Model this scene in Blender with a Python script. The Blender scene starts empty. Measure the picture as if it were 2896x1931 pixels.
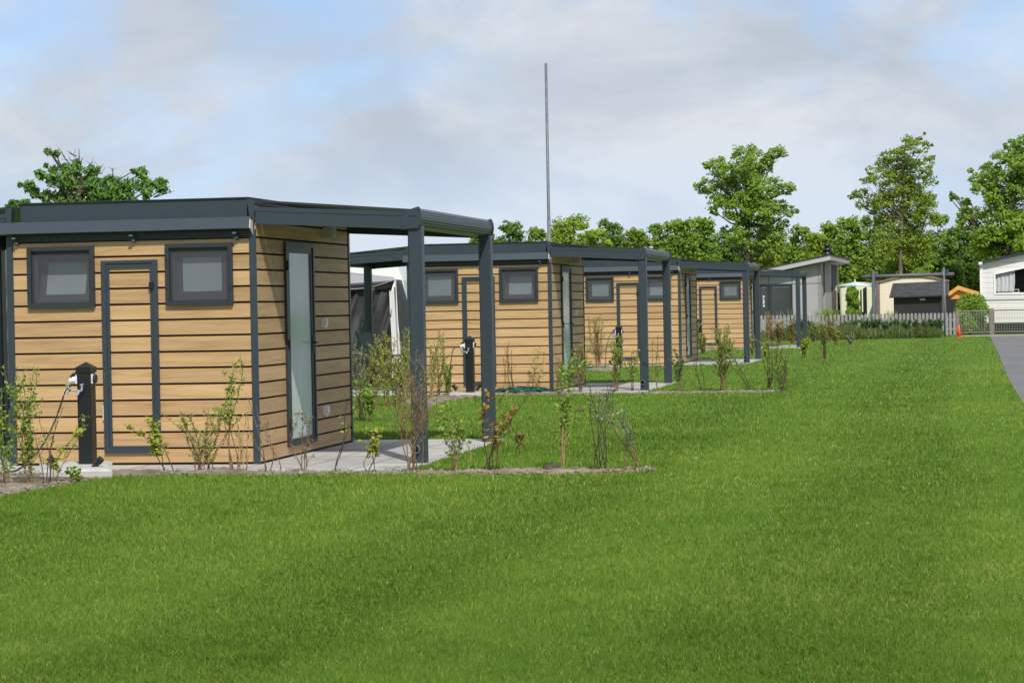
import bpy, math, random
import numpy as np
from mathutils import Vector, Matrix

SC = bpy.context.scene
COL = SC.collection
R = random.Random(7)
NR = np.random.default_rng(11)

# ------------------------------------------------------------------ camera
F, CX, CY, CAMH = 6600.0, 1448.0, 965.5, 1.58
PITCH = math.atan(100.0 / F)
ROLL = math.atan(0.019)
fw = Vector((0, math.cos(PITCH), -math.sin(PITCH)))
r0 = Vector((1, 0, 0))
u0 = Vector((0, math.sin(PITCH), math.cos(PITCH)))
RT = r0 * math.cos(ROLL) - u0 * math.sin(ROLL)
UP = u0 * math.cos(ROLL) + r0 * math.sin(ROLL)
CAM = Vector((0, 0, CAMH))

def ray(px, py):
    return fw + RT * ((px - CX) / F) - UP * ((py - CY) / F)

def D(px, py, z):                       # point seen at a pixel, at a forward distance
    return CAM + ray(px, py) * z

def G(px, py, h=0.0):                   # point of the level plane z = h seen at a pixel
    d = ray(px, py)
    return CAM + d * ((h - CAMH) / d.z)

def GD(px, z, h=0.0):                   # ground point below a pixel column at a forward distance
    p = D(px, 866 - .019 * (px - CX) + (CAMH - h) * F / z, z)
    return Vector((p.x, p.y, h))

cam = bpy.data.cameras.new('camera')
cam.sensor_width = 36.0
cam.lens = 36.0 * F / 2896.0
cam.clip_start, cam.clip_end = 0.1, 3000
co = bpy.data.objects.new('camera', cam)
COL.objects.link(co)
co.matrix_world = Matrix(((RT.x, UP.x, -fw.x, CAM.x), (RT.y, UP.y, -fw.y, CAM.y), (RT.z, UP.z, -fw.z, CAM.z), (0, 0, 0, 1)))
SC.camera = co

TH = math.atan(1240.0 / F)              # the row of cabins runs to the right of the view axis
LX = Vector((math.cos(TH), -math.sin(TH), 0))
LY = Vector((math.sin(TH), math.cos(TH), 0))

# ------------------------------------------------------------------ materials
def new_mat(name):
    m = bpy.data.materials.new(name)
    m.use_nodes = True
    nt = m.node_tree
    return m, nt, nt.nodes['Principled BSDF'], nt.nodes['Material Output']

def N(nt, t, **kw):
    n = nt.nodes.new(t)
    for k, v in kw.items():
        setattr(n, k, v)
    return n

def ramp(nt, stops, fac):
    n = N(nt, 'ShaderNodeValToRGB')
    el = n.color_ramp.elements
    while len(el) < len(stops):
        el.new(0.5)
    for e, (p, c) in zip(el, stops):
        e.position = p
        e.color = (*c, 1)
    nt.links.new(fac, n.inputs[0])
    return n

def noise(nt, vec, scale, detail=4, rough=.55, dist=0.0):
    n = N(nt, 'ShaderNodeTexNoise')
    n.inputs['Scale'].default_value = scale
    n.inputs['Detail'].default_value = detail
    n.inputs['Roughness'].default_value = rough
    n.inputs['Distortion'].default_value = dist
    if vec is not None:
        nt.links.new(vec, n.inputs['Vector'])
    return n

def plain(name, col, rough=.5, metal=0.0, var=.12, scale=6.0, bump=0.0, bscale=60.0, spec=.5):
    m, nt, b, o = new_mat(name)
    tc = N(nt, 'ShaderNodeTexCoord')
    n = noise(nt, tc.outputs['Object'], scale, 5)
    c0 = tuple(c * (1 - var) for c in col)
    c1 = tuple(min(1, c * (1 + var)) for c in col)
    r = ramp(nt, [(.3, c0), (.7, c1)], n.outputs['Fac'])
    nt.links.new(r.outputs[0], b.inputs['Base Color'])
    b.inputs['Roughness'].default_value = rough
    b.inputs['Metallic'].default_value = metal
    b.inputs['Specular IOR Level'].default_value = spec
    if bump:
        n2 = noise(nt, tc.outputs['Object'], bscale, 4)
        bp = N(nt, 'ShaderNodeBump')
        bp.inputs['Strength'].default_value = bump
        bp.inputs['Distance'].default_value = .01
        nt.links.new(n2.outputs['Fac'], bp.inputs['Height'])
        nt.links.new(bp.outputs[0], b.inputs['Normal'])
    return m

def wood(name, axis, c_lo, c_mid, c_hi, rough=.55):
    m, nt, b, o = new_mat(name)
    tc = N(nt, 'ShaderNodeTexCoord')
    at = N(nt, 'ShaderNodeAttribute', attribute_name='rnd')
    mul = N(nt, 'ShaderNodeVectorMath', operation='MULTIPLY_ADD')
    mp = N(nt, 'ShaderNodeMapping')
    mp.inputs['Scale'].default_value = (.8, 15, 15) if axis == 0 else (15, .8, 15)
    cv = N(nt, 'ShaderNodeCombineXYZ')
    for i in range(3):
        nt.links.new(at.outputs['Fac'], cv.inputs[i])
    mul.inputs[1].default_value = (37.0, 53.0, 71.0)
    nt.links.new(cv.outputs[0], mul.inputs[0])
    nt.links.new(tc.outputs['Object'], mp.inputs[0])
    nt.links.new(mp.outputs[0], mul.inputs[2])
    n1 = noise(nt, mul.outputs[0], 1.0, 8, .66, .9)
    n2 = noise(nt, mul.outputs[0], 7.0, 3, .6, .4)
    mix = N(nt, 'ShaderNodeMath', operation='MULTIPLY_ADD')
    mix.inputs[1].default_value = .28
    nt.links.new(n2.outputs['Fac'], mix.inputs[0])
    nt.links.new(n1.outputs['Fac'], mix.inputs[2])
    r = ramp(nt, [(.40, c_lo), (.62, c_mid), (.82, c_hi)], mix.outputs[0])
    hs = N(nt, 'ShaderNodeHueSaturation')
    mr = N(nt, 'ShaderNodeMapRange')
    mr.inputs[3].default_value = .86
    mr.inputs[4].default_value = 1.10
    nt.links.new(at.outputs['Fac'], mr.inputs[0])
    nt.links.new(mr.outputs[0], hs.inputs['Value'])
    nt.links.new(r.outputs[0], hs.inputs['Color'])
    nt.links.new(hs.outputs[0], b.inputs['Base Color'])
    b.inputs['Roughness'].default_value = rough
    bp = N(nt, 'ShaderNodeBump')
    bp.inputs['Strength'].default_value = .15
    bp.inputs['Distance'].default_value = .004
    nt.links.new(n2.outputs['Fac'], bp.inputs['Height'])
    nt.links.new(bp.outputs[0], b.inputs['Normal'])
    return m

def foliage(name, stops, transl=.4, rough=.5):
    m, nt, b, o = new_mat(name)
    at = N(nt, 'ShaderNodeAttribute', attribute_name='rnd')
    r = ramp(nt, stops, at.outputs['Fac'])
    nt.links.new(r.outputs[0], b.inputs['Base Color'])
    b.inputs['Roughness'].default_value = rough
    b.inputs['Specular IOR Level'].default_value = .35
    tr = N(nt, 'ShaderNodeBsdfTranslucent')
    nt.links.new(r.outputs[0], tr.inputs['Color'])
    mx = N(nt, 'ShaderNodeMixShader')
    mx.inputs[0].default_value = transl
    nt.links.new(b.outputs[0], mx.inputs[1])
    nt.links.new(tr.outputs[0], mx.inputs[2])
    nt.links.new(mx.outputs[0], o.inputs[0])
    return m

def blinds(name, ca, cb, scale, rough=.6, axis=2):          # horizontal board lines
    m, nt, b, o = new_mat(name)
    tc = N(nt, 'ShaderNodeTexCoord')
    sx = N(nt, 'ShaderNodeSeparateXYZ')
    nt.links.new(tc.outputs['Object'], sx.inputs[0])
    ml = N(nt, 'ShaderNodeMath', operation='MULTIPLY')
    ml.inputs[1].default_value = scale
    nt.links.new(sx.outputs[axis], ml.inputs[0])
    fr = N(nt, 'ShaderNodeMath', operation='FRACT')
    nt.links.new(ml.outputs[0], fr.inputs[0])
    r = ramp(nt, [(.0, cb), (.07, cb), (.10, ca), (1.0, ca)], fr.outputs[0])
    n = noise(nt, tc.outputs['Object'], 2.5, 5)
    mx = N(nt, 'ShaderNodeMixRGB', blend_type='MULTIPLY')
    mx.inputs[0].default_value = .12
    nt.links.new(r.outputs[0], mx.inputs[1])
    nt.links.new(n.outputs['Fac'], mx.inputs[2])
    nt.links.new(mx.outputs[0], b.inputs['Base Color'])
    b.inputs['Roughness'].default_value = rough
    bp = N(nt, 'ShaderNodeBump')
    bp.inputs['Strength'].default_value = .5
    bp.inputs['Distance'].default_value = .02
    nt.links.new(fr.outputs[0], bp.inputs['Height'])
    nt.links.new(bp.outputs[0], b.inputs['Normal'])
    return m

M = {}
OAK = ((.335, .200, .090), (.475, .304, .146), (.555, .375, .190))
M['oak_x'] = wood('oak_boards_along_x', 0, *OAK)
M['oak_y'] = wood('oak_boards_along_y', 1, *OAK)
M['anthracite'] = plain('anthracite_coating', (.031, .046, .059), .38, 0, .06, 9, .03, 300)
M['anth_dark'] = plain('anthracite_frame', (.024, .032, .039), .42, 0, .06, 9)
M['black'] = plain('black_plastic', (.010, .0105, .012), .38, 0, .15, 14)
M['backing'] = plain('black_membrane', (.008, .008, .008), .9)
M['steel'] = plain('galvanised_steel', (.135, .155, .175), .55, .15, .25, 14)
M['chrome'] = plain('chrome', (.75, .77, .78), .12, 1.0, .03)
M['white'] = plain('white_plastic', (.72, .73, .73), .4, 0, .04)
M['offwhite'] = plain('pale_grey_plastic', (.50, .49, .46), .5, 0, .05)
M['blue'] = plain('blue_plastic', (.03, .12, .38), .4)
M['screen_grey'] = plain('window_sash_grey', (.072, .076, .086), .5, 0, .06)
M['concrete'] = plain('concrete_grey', (.42, .42, .40), .85, 0, .14, 5, .25, 50)
M['bark'] = plain('bark', (.085, .065, .045), .9, 0, .35, 9, .5, 30)
M['bark_pale'] = plain('bark_pale', (.15, .125, .085), .9, 0, .35, 9, .5, 30)
M['stem'] = plain('shrub_stem', (.20, .13, .07), .75, 0, .35, 20)
M['stem_dark'] = plain('shrub_stem_dark', (.075, .048, .034), .75, 0, .35, 20)
M['stem_tan'] = plain('shrub_stem_tan', (.34, .24, .12), .75, 0, .3, 20)
M['hose'] = plain('hose_green', (.012, .080, .052), .4)
M['chair_green'] = plain('chair_green', (.035, .095, .075), .4)
M['khaki'] = plain('khaki_cloth', (.22, .16, .045), .8, 0, .18, 8)
M['tent_dark'] = plain('tent_dark', (.034, .034, .038), .5, 0, .3, 5, .4, 6)
M['tent_grey'] = plain('tent_grey', (.30, .29, .31), .6, 0, .12, 6)
M['tent_light'] = plain('tent_light', (.62, .60, .62), .6, 0, .08, 6)
M['caravan_white'] = plain('caravan_white', (.80, .79, .80), .35, 0, .03, 2)
M['orange'] = plain('cone_orange', (1.0, .125, .04), .45, 0, .05)
M['chalet_grey'] = plain('chalet_panel', (.36, .352, .37), .6, 0, .05, 2)
M['chalet_trim'] = plain('chalet_trim', (.42, .41, .425), .6, 0, .05, 2)
M['chalet_dark'] = plain('chalet_dark', (.075, .072, .074), .6, 0, .1, 3)
M['chalet_beige'] = plain('chalet_beige', (.38, .34, .28), .6, 0, .1, 3)
M['felt'] = plain('roof_felt', (.036, .038, .042), .85, 0, .45, 3, .4, 20)
M['cream'] = blinds('cream_siding', (.95, .84, .68), (.66, .54, .40), 7.5)
M['lime'] = blinds('pale_siding', (.86, .90, .66), (.62, .66, .45), 7.5)
M['whiteboard'] = blinds('white_siding', (.80, .78, .775), (.40, .39, .385), 4.6)
M['shedboard'] = blinds('black_boards', (.028, .027, .029), (.012, .012, .012), 6.5)
M['terracotta'] = plain('brown_trim', (.30, .16, .11), .6)
M['pine'] = wood('pine_orange', 0, (.52, .22, .04), (.72, .36, .08), (.80, .45, .13))
M['picket'] = plain('grey_paint', (.26, .245, .255), .7, 0, .16, 9)
M['beam_grey'] = plain('grey_timber', (.115, .12, .135), .7, 0, .12, 6)
M['gate_wood'] = plain('weathered_wood', (.19, .165, .145), .8, 0, .2, 9)
M['wire'] = plain('wire_mesh', (.36, .36, .35), .5, .3, .05)
M['navy'] = plain('navy_plastic', (.012, .02, .05), .5)
M['canvas_blue'] = plain('parasol_blue', (.45, .62, .86), .7)
M['stone'] = plain('clod', (.24, .20, .15), .95, 0, .45, 9, .8, 40)
M['curtain'] = plain('net_curtain', (.46, .47, .49), .8, 0, .1, 12)
M['room'] = plain('dark_room', (.02, .02, .022), .8)

def glass(name, col, rough, spec=.6, var=.06, scale=2.0):
    m = plain(name, col, rough, 0, var, scale)
    m.node_tree.nodes['Principled BSDF'].inputs['Specular IOR Level'].default_value = spec
    return m
M['frosted'] = glass('frosted_pane', (.42, .52, .56), .10, .7)
M['door_glass'] = glass('door_pane', (.46, .54, .565), .10, .4, .15, 1.0)
M['chalet_glass'] = glass('chalet_pane', (.05, .062, .064), .05, .6)

def screen_mat():
    m, nt, b, o = new_mat('insect_screen')
    b.inputs['Base Color'].default_value = (.098, .102, .114, 1)
    b.inputs['Roughness'].default_value = .8
    t = N(nt, 'ShaderNodeBsdfTransparent')
    mx = N(nt, 'ShaderNodeMixShader')
    mx.inputs[0].default_value = .30
    nt.links.new(t.outputs[0], mx.inputs[1])
    nt.links.new(b.outputs[0], mx.inputs[2])
    nt.links.new(mx.outputs[0], o.inputs[0])
    return m
M['screen'] = screen_mat()

def paver_mat():
    m, nt, b, o = new_mat('concrete_pavers')
    tc = N(nt, 'ShaderNodeTexCoord')
    br = N(nt, 'ShaderNodeTexBrick')
    br.offset = 0.0
    br.inputs['Scale'].default_value = 1.0
    br.inputs['Brick Width'].default_value = .6
    br.inputs['Row Height'].default_value = .6
    br.inputs['Mortar Size'].default_value = .010
    br.inputs['Mortar Smooth'].default_value = .4
    br.inputs['Color1'].default_value = (.40, .40, .40, 1)
    br.inputs['Color2'].default_value = (.52, .51, .49, 1)
    br.inputs['Mortar'].default_value = (.11, .105, .095, 1)
    nt.links.new(tc.outputs['Object'], br.inputs['Vector'])
    n = noise(nt, tc.outputs['Object'], 2.2, 8, .65)
    r = ramp(nt, [(.3, (.62, .61, .58)), (.7, (1, .99, .97))], n.outputs['Fac'])
    mx = N(nt, 'ShaderNodeMixRGB', blend_type='MULTIPLY')
    mx.inputs[0].default_value = .8
    nt.links.new(br.outputs['Color'], mx.inputs[1])
    nt.links.new(r.outputs[0], mx.inputs[2])
    nt.links.new(mx.outputs[0], b.inputs['Base Color'])
    b.inputs['Roughness'].default_value = .85
    return m
M['pavers'] = paver_mat()

def ground_mat():
    m, nt, b, o = new_mat('turf')
    tc = N(nt, 'ShaderNodeTexCoord')
    n = noise(nt, tc.outputs['Object'], .9, 6, .6)
    n2 = noise(nt, tc.outputs['Object'], 35, 4, .7)
    ad = N(nt, 'ShaderNodeMath', operation='MULTIPLY_ADD')
    ad.inputs[1].default_value = .5
    nt.links.new(n2.outputs['Fac'], ad.inputs[0])
    nt.links.new(n.outputs['Fac'], ad.inputs[2])
    r = ramp(nt, [(.5, (.055, .105, .013)), (.75, (.085, .165, .022)), (.95, (.14, .20, .04))], ad.outputs[0])
    nt.links.new(r.outputs[0], b.inputs['Base Color'])
    b.inputs['Roughness'].default_value = .9
    b.inputs['Specular IOR Level'].default_value = .1
    return m
M['turf'] = ground_mat()

def soil_mat():
    m, nt, b, o = new_mat('sandy_soil')
    tc = N(nt, 'ShaderNodeTexCoord')
    n = noise(nt, tc.outputs['Object'], 3.0, 8, .7)
    r = ramp(nt, [(.34, (.11, .085, .06)), (.5, (.23, .19, .14)), (.66, (.37, .32, .25))], n.outputs['Fac'])
    nt.links.new(r.outputs[0], b.inputs['Base Color'])
    b.inputs['Roughness'].default_value = .95
    n2 = noise(nt, tc.outputs['Object'], 28, 6, .7)
    bp = N(nt, 'ShaderNodeBump')
    bp.inputs['Strength'].default_value = .9
    bp.inputs['Distance'].default_value = .03
    nt.links.new(n2.outputs['Fac'], bp.inputs['Height'])
    nt.links.new(bp.outputs[0], b.inputs['Normal'])
    return m
M['soil'] = soil_mat()

def asphalt_mat():
    m, nt, b, o = new_mat('asphalt')
    tc = N(nt, 'ShaderNodeTexCoord')
    n = noise(nt, tc.outputs['Object'], .5, 6, .6)
    n2 = noise(nt, tc.outputs['Object'], 60, 3, .7)
    ad = N(nt, 'ShaderNodeMath', operation='MULTIPLY_ADD')
    ad.inputs[1].default_value = .45
    nt.links.new(n2.outputs['Fac'], ad.inputs[0])
    nt.links.new(n.outputs['Fac'], ad.inputs[2])
    r = ramp(nt, [(.45, (.105, .104, .107)), (.95, (.165, .162, .166))], ad.outputs[0])
    nt.links.new(r.outputs[0], b.inputs['Base Color'])
    b.inputs['Roughness'].default_value = .85
    return m
M['asphalt'] = asphalt_mat()

g1 = foliage('leaf_bright', [(0.0, (0.09, 0.18, 0.018)), (0.55, (0.2, 0.35, 0.035)), (1, (0.36, 0.48, 0.07))], .35)
M['leaf_bright'] = g1
M['leaf_olive'] = foliage('leaf_olive', [(0.0, (0.1035, 0.1495, 0.023)), (0.6, (0.2415, 0.322, 0.0517)), (1, (0.437, 0.46, 0.1035))], .35)
M['leaf_yellow'] = foliage('leaf_yellow', [(0.0, (0.14, 0.21, 0.02)), (0.6, (0.33, 0.4, 0.04)), (1, (0.52, 0.48, 0.07))], .35)
M['leaf_brown'] = foliage('leaf_brown', [(.0, (.07, .045, .022)), (.6, (.19, .12, .045)), (1, (.30, .26, .07))], .25)
M['leaf_rust'] = foliage('leaf_rust', [(0.0, (0.14, 0.09, 0.035)), (0.45, (0.26, 0.19, 0.06)), (1, (0.3, 0.33, 0.07))], .25)
M['leaf_autumn'] = foliage('leaf_autumn', [(.0, (.09, .12, .02)), (.5, (.30, .22, .03)), (1, (.38, .14, .03))], .3)
M['leaf_silver'] = foliage('leaf_silver', [(0.0, (0.06, 0.1, 0.05)), (0.6, (0.17, 0.22, 0.13)), (1, (0.42, 0.46, 0.38))], .2)
M['leaf_dark'] = foliage('leaf_dark', [(0.0, (0.018, 0.0675, 0.012)), (0.6, (0.0525, 0.15, 0.021)), (1, (0.1125, 0.24, 0.03))], .25)
M['tree_mid'] = foliage('tree_mid', [(0.0, (0.1265, 0.23, 0.023)), (0.5, (0.2357, 0.391, 0.0403)), (1, (0.4025, 0.529, 0.0747))], .45)
M['tree_bright'] = foliage('tree_bright', [(0.0, (0.17, 0.28, 0.028)), (0.5, (0.31, 0.44, 0.045)), (1, (0.45, 0.54, 0.08))], .45)
M['tree_dark'] = foliage('tree_dark', [(0.0, (0.0805, 0.161, 0.023)), (0.5, (0.1495, 0.276, 0.0345)), (1, (0.2415, 0.368, 0.0517))], .45)
M['tree_olive'] = foliage('tree_olive', [(0.0, (0.1265, 0.207, 0.023)), (0.5, (0.2472, 0.3565, 0.0391)), (1, (0.391, 0.4715, 0.0747))], .45)
M['rough_grass'] = foliage('rough_grass', [(.0, (.045, .075, .015)), (.6, (.105, .145, .032)), (1, (.24, .22, .09))], .3)
M['tree_near'] = foliage('tree_near', [(0.0, (0.078, 0.18, 0.0336)), (0.5, (0.15, 0.306, 0.054)), (1, (0.264, 0.42, 0.09))], .45)

def grass_mat():
    m = foliage('grass_blades', [(.0, (.052, .112, .010)), (.35, (.118, .222, .023)), (.75, (.210, .325, .048)), (.90, (.40, .42, .10)), (1, (.60, .50, .20))], .40, .55)
    nt = m.node_tree
    nt.nodes['Principled BSDF'].inputs['Specular IOR Level'].default_value = .08
    ge = N(nt, 'ShaderNodeNewGeometry')
    mxv = N(nt, 'ShaderNodeMixRGB'); mxv.inputs[0].default_value = .45
    nt.links.new(ge.outputs['Normal'], mxv.inputs[1]); mxv.inputs[2].default_value = (0, 0, 1, 1)
    nv = N(nt, 'ShaderNodeVectorMath', operation='NORMALIZE')
    nt.links.new(mxv.outputs[0], nv.inputs[0])
    nt.links.new(nv.outputs[0], nt.nodes['Principled BSDF'].inputs['Normal'])
    return m
M['grass'] = grass_mat()

# ------------------------------------------------------------------ mesh builder
class MB:
    def __init__(s):
        s.v, s.f, s.m, s.r = [], [], [], []

    def face(s, idx, mat=0, rnd=.5):
        s.f.append(idx); s.m.append(mat); s.r.append(rnd)

    def hexa(s, p, mat=0, rnd=.5):
        b = len(s.v)
        s.v += [tuple(q) for q in p]
        for q in ((0, 3, 2, 1), (4, 5, 6, 7), (0, 1, 5, 4), (1, 2, 6, 5), (2, 3, 7, 6), (3, 0, 4, 7)):
            s.face([b + i for i in q], mat, rnd)
        return s

    def box(s, x0, x1, y0, y1, z0, z1, mat=0, rnd=.5):
        return s.hexa([(x0, y0, z0), (x1, y0, z0), (x1, y1, z0), (x0, y1, z0), (x0, y0, z1), (x1, y0, z1), (x1, y1, z1), (x0, y1, z1)], mat, rnd)

    def prism(s, pts, vec, mat=0, rnd=.5):          # closed polygon (3-D points) pushed along vec
        b = len(s.v); n = len(pts); vec = Vector(vec)
        pts = [Vector(p) for p in pts]
        s.v += [tuple(p) for p in pts] + [tuple(p + vec) for p in pts]
        s.face([b + i for i in range(n)][::-1], mat, rnd)
        s.face([b + n + i for i in range(n)], mat, rnd)
        for i in range(n):
            j = (i + 1) % n
            s.face([b + i, b + j, b + n + j, b + n + i], mat, rnd)
        return s

    def tube(s, pts, rad, n=6, mat=0, rnd=.5, caps=True):
        pts = [Vector(p) for p in pts]
        if not isinstance(rad, (list, tuple)):
            rad = [rad] * len(pts)
        rings = []
        for i, p in enumerate(pts):
            t = (pts[min(i + 1, len(pts) - 1)] - pts[max(i - 1, 0)])
            if t.length < 1e-9:
                t = Vector((0, 0, 1))
            t.normalize()
            a = t.cross(Vector((0, 0, 1)) if abs(t.z) < .9 else Vector((1, 0, 0))).normalized()
            c = t.cross(a)
            b = len(s.v)
            for k in range(n):
                an = 2 * math.pi * k / n
                s.v.append(tuple(p + (a * math.cos(an) + c * math.sin(an)) * rad[i]))
            rings.append(b)
        for i in range(len(rings) - 1):
            for k in range(n):
                k2 = (k + 1) % n
                s.face([rings[i] + k, rings[i] + k2, rings[i + 1] + k2, rings[i + 1] + k], mat, rnd)
        if caps:
            s.face([rings[0] + k for k in range(n)][::-1], mat, rnd)
            s.face([rings[-1] + k for k in range(n)], mat, rnd)
        return s

    def quad(s, a, b, c, d, mat=0, rnd=.5):
        i = len(s.v)
        s.v += [tuple(a), tuple(b), tuple(c), tuple(d)]
        s.face([i, i + 1, i + 2, i + 3], mat, rnd)
        return s

    def ring(s, x0, x1, z0, z1, w, y0, y1, mat=0, axis='y'):     # rectangular frame; axis = the way it faces
        w4 = w if isinstance(w, tuple) else (w, w, w, w)         # left, right, bottom, top
        for (a0, a1, c0, c1) in ((x0, x0 + w4[0], z0, z1), (x1 - w4[1], x1, z0, z1), (x0 + w4[0], x1 - w4[1], z0, z0 + w4[2]), (x0 + w4[0], x1 - w4[1], z1 - w4[3], z1)):
            if axis == 'y':
                s.box(a0, a1, y0, y1, c0, c1, mat)
            else:
                s.box(y0, y1, a0, a1, c0, c1, mat)
        return s

    def build(s, name, mats, parent=None, smooth=False):
        me = bpy.data.meshes.new(name)
        me.from_pydata(s.v, [], s.f)
        for m in (mats if isinstance(mats, (list, tuple)) else [mats]):
            me.materials.append(M[m])
        if any(s.m):
            me.polygons.foreach_set('material_index', s.m)
        at = me.attributes.new('rnd', 'FLOAT', 'FACE')
        at.data.foreach_set('value', s.r)
        if smooth:
            me.polygons.foreach_set('use_smooth', [True] * len(s.f))
        o = bpy.data.objects.new(name, me)
        COL.objects.link(o)
        if parent is not None:
            o.parent = parent
        return o

def fast(name, verts, faces, rnd, mat, parent=None):
    """numpy mesh: verts (n,3), faces (m,k), one value of rnd per face"""
    me = bpy.data.meshes.new(name)
    k = faces.shape[1]
    me.vertices.add(len(verts)); me.vertices.foreach_set('co', verts.astype(np.float32).ravel())
    me.loops.add(faces.size); me.loops.foreach_set('vertex_index', faces.astype(np.int32).ravel())
    me.polygons.add(len(faces)); me.polygons.foreach_set('loop_start', (np.arange(len(faces)) * k).astype(np.int32))
    me.update(calc_edges=True)
    at = me.attributes.new('rnd', 'FLOAT', 'FACE')
    at.data.foreach_set('value', rnd.astype(np.float32))
    me.materials.append(M[mat])
    o = bpy.data.objects.new(name, me)
    COL.objects.link(o)
    if parent is not None:
        o.parent = parent
    return o

_vt = NR.random((256, 256))
def vnoise(x, y, f, seed=0):
    x = np.asarray(x) * f + seed * 17.3; y = np.asarray(y) * f + seed * 9.1
    xi, yi = np.floor(x).astype(int), np.floor(y).astype(int)
    fx, fy = x - xi, y - yi
    fx, fy = fx * fx * (3 - 2 * fx), fy * fy * (3 - 2 * fy)
    g = lambda a, b: _vt[a % 256, b % 256]
    return (g(xi, yi) * (1 - fx) + g(xi + 1, yi) * fx) * (1 - fy) + (g(xi, yi + 1) * (1 - fx) + g(xi + 1, yi + 1) * fx) * fy

def tag(o, label=None, cat=None, group=None, kind=None):
    if label: o['label'] = label
    if cat: o['category'] = cat
    if group: o['group'] = group
    if kind: o['kind'] = kind
    return o

def empty(name, loc, rz=0.0):
    o = bpy.data.objects.new(name, None)
    o.empty_display_size = .2
    COL.objects.link(o)
    o.location = loc
    o.rotation_euler = (0, 0, rz)
    return o

def unit(v):
    return v / np.maximum(np.linalg.norm(v, axis=1, keepdims=True), 1e-9)

def leaf_quads(c, nrm, along, ln, wd):
    """rhombic leaves: centre, normal, long axis, length, width (arrays)"""
    nrm = unit(nrm)
    al = unit(along - nrm * np.sum(along * nrm, axis=1, keepdims=True))
    sd = np.cross(nrm, al)
    n = len(c)
    v = np.empty((n, 4, 3))
    v[:, 0] = c - al * ln[:, None] * .5
    v[:, 1] = c + sd * wd[:, None] * .5 + al * ln[:, None] * .05
    v[:, 2] = c + al * ln[:, None] * .5
    v[:, 3] = c - sd * wd[:, None] * .5 + al * ln[:, None] * .05
    return v.reshape(-1, 3), np.arange(n * 4).reshape(n, 4)

# ------------------------------------------------------------------ cabins
W, L = 2.715, 3.76
PITCHB, GAP = .166, .021

def minus(rect, holes):
    out = [rect]
    for (hx0, hx1, hz0, hz1) in holes:
        nxt = []
        for (x0, x1, z0, z1) in out:
            if hx1 <= x0 or hx0 >= x1 or hz1 <= z0 or hz0 >= z1:
                nxt.append((x0, x1, z0, z1)); continue
            if hx0 > x0: nxt.append((x0, hx0, z0, z1))
            if hx1 < x1: nxt.append((hx1, x1, z0, z1))
            a, b = max(x0, hx0), min(x1, hx1)
            if hz0 > z0: nxt.append((a, b, z0, hz0))
            if hz1 < z1: nxt.append((a, b, hz1, z1))
        out = nxt
    return [q for q in out if q[1] - q[0] > .004 and q[3] - q[2] > .004]

def board_rows(ztop):
    z = .03
    edges = [.179 + PITCHB * k for k in range(0, 16)]
    rows = []
    for e in edges:
        z1 = min(e - GAP / 2, ztop)
        if z1 - z > .01:
            rows.append((z, z1))
        z = e + GAP / 2
        if z >= ztop:
            break
    return rows

WINS = [(-2.478, -1.745, 1.652, 2.288), (-.967, -.249, 1.652, 2.288)]
DOOR = (-1.672, -1.062, .13, 2.13)
GDOOR = (1.0, 2.12, .116, 2.31)

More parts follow.
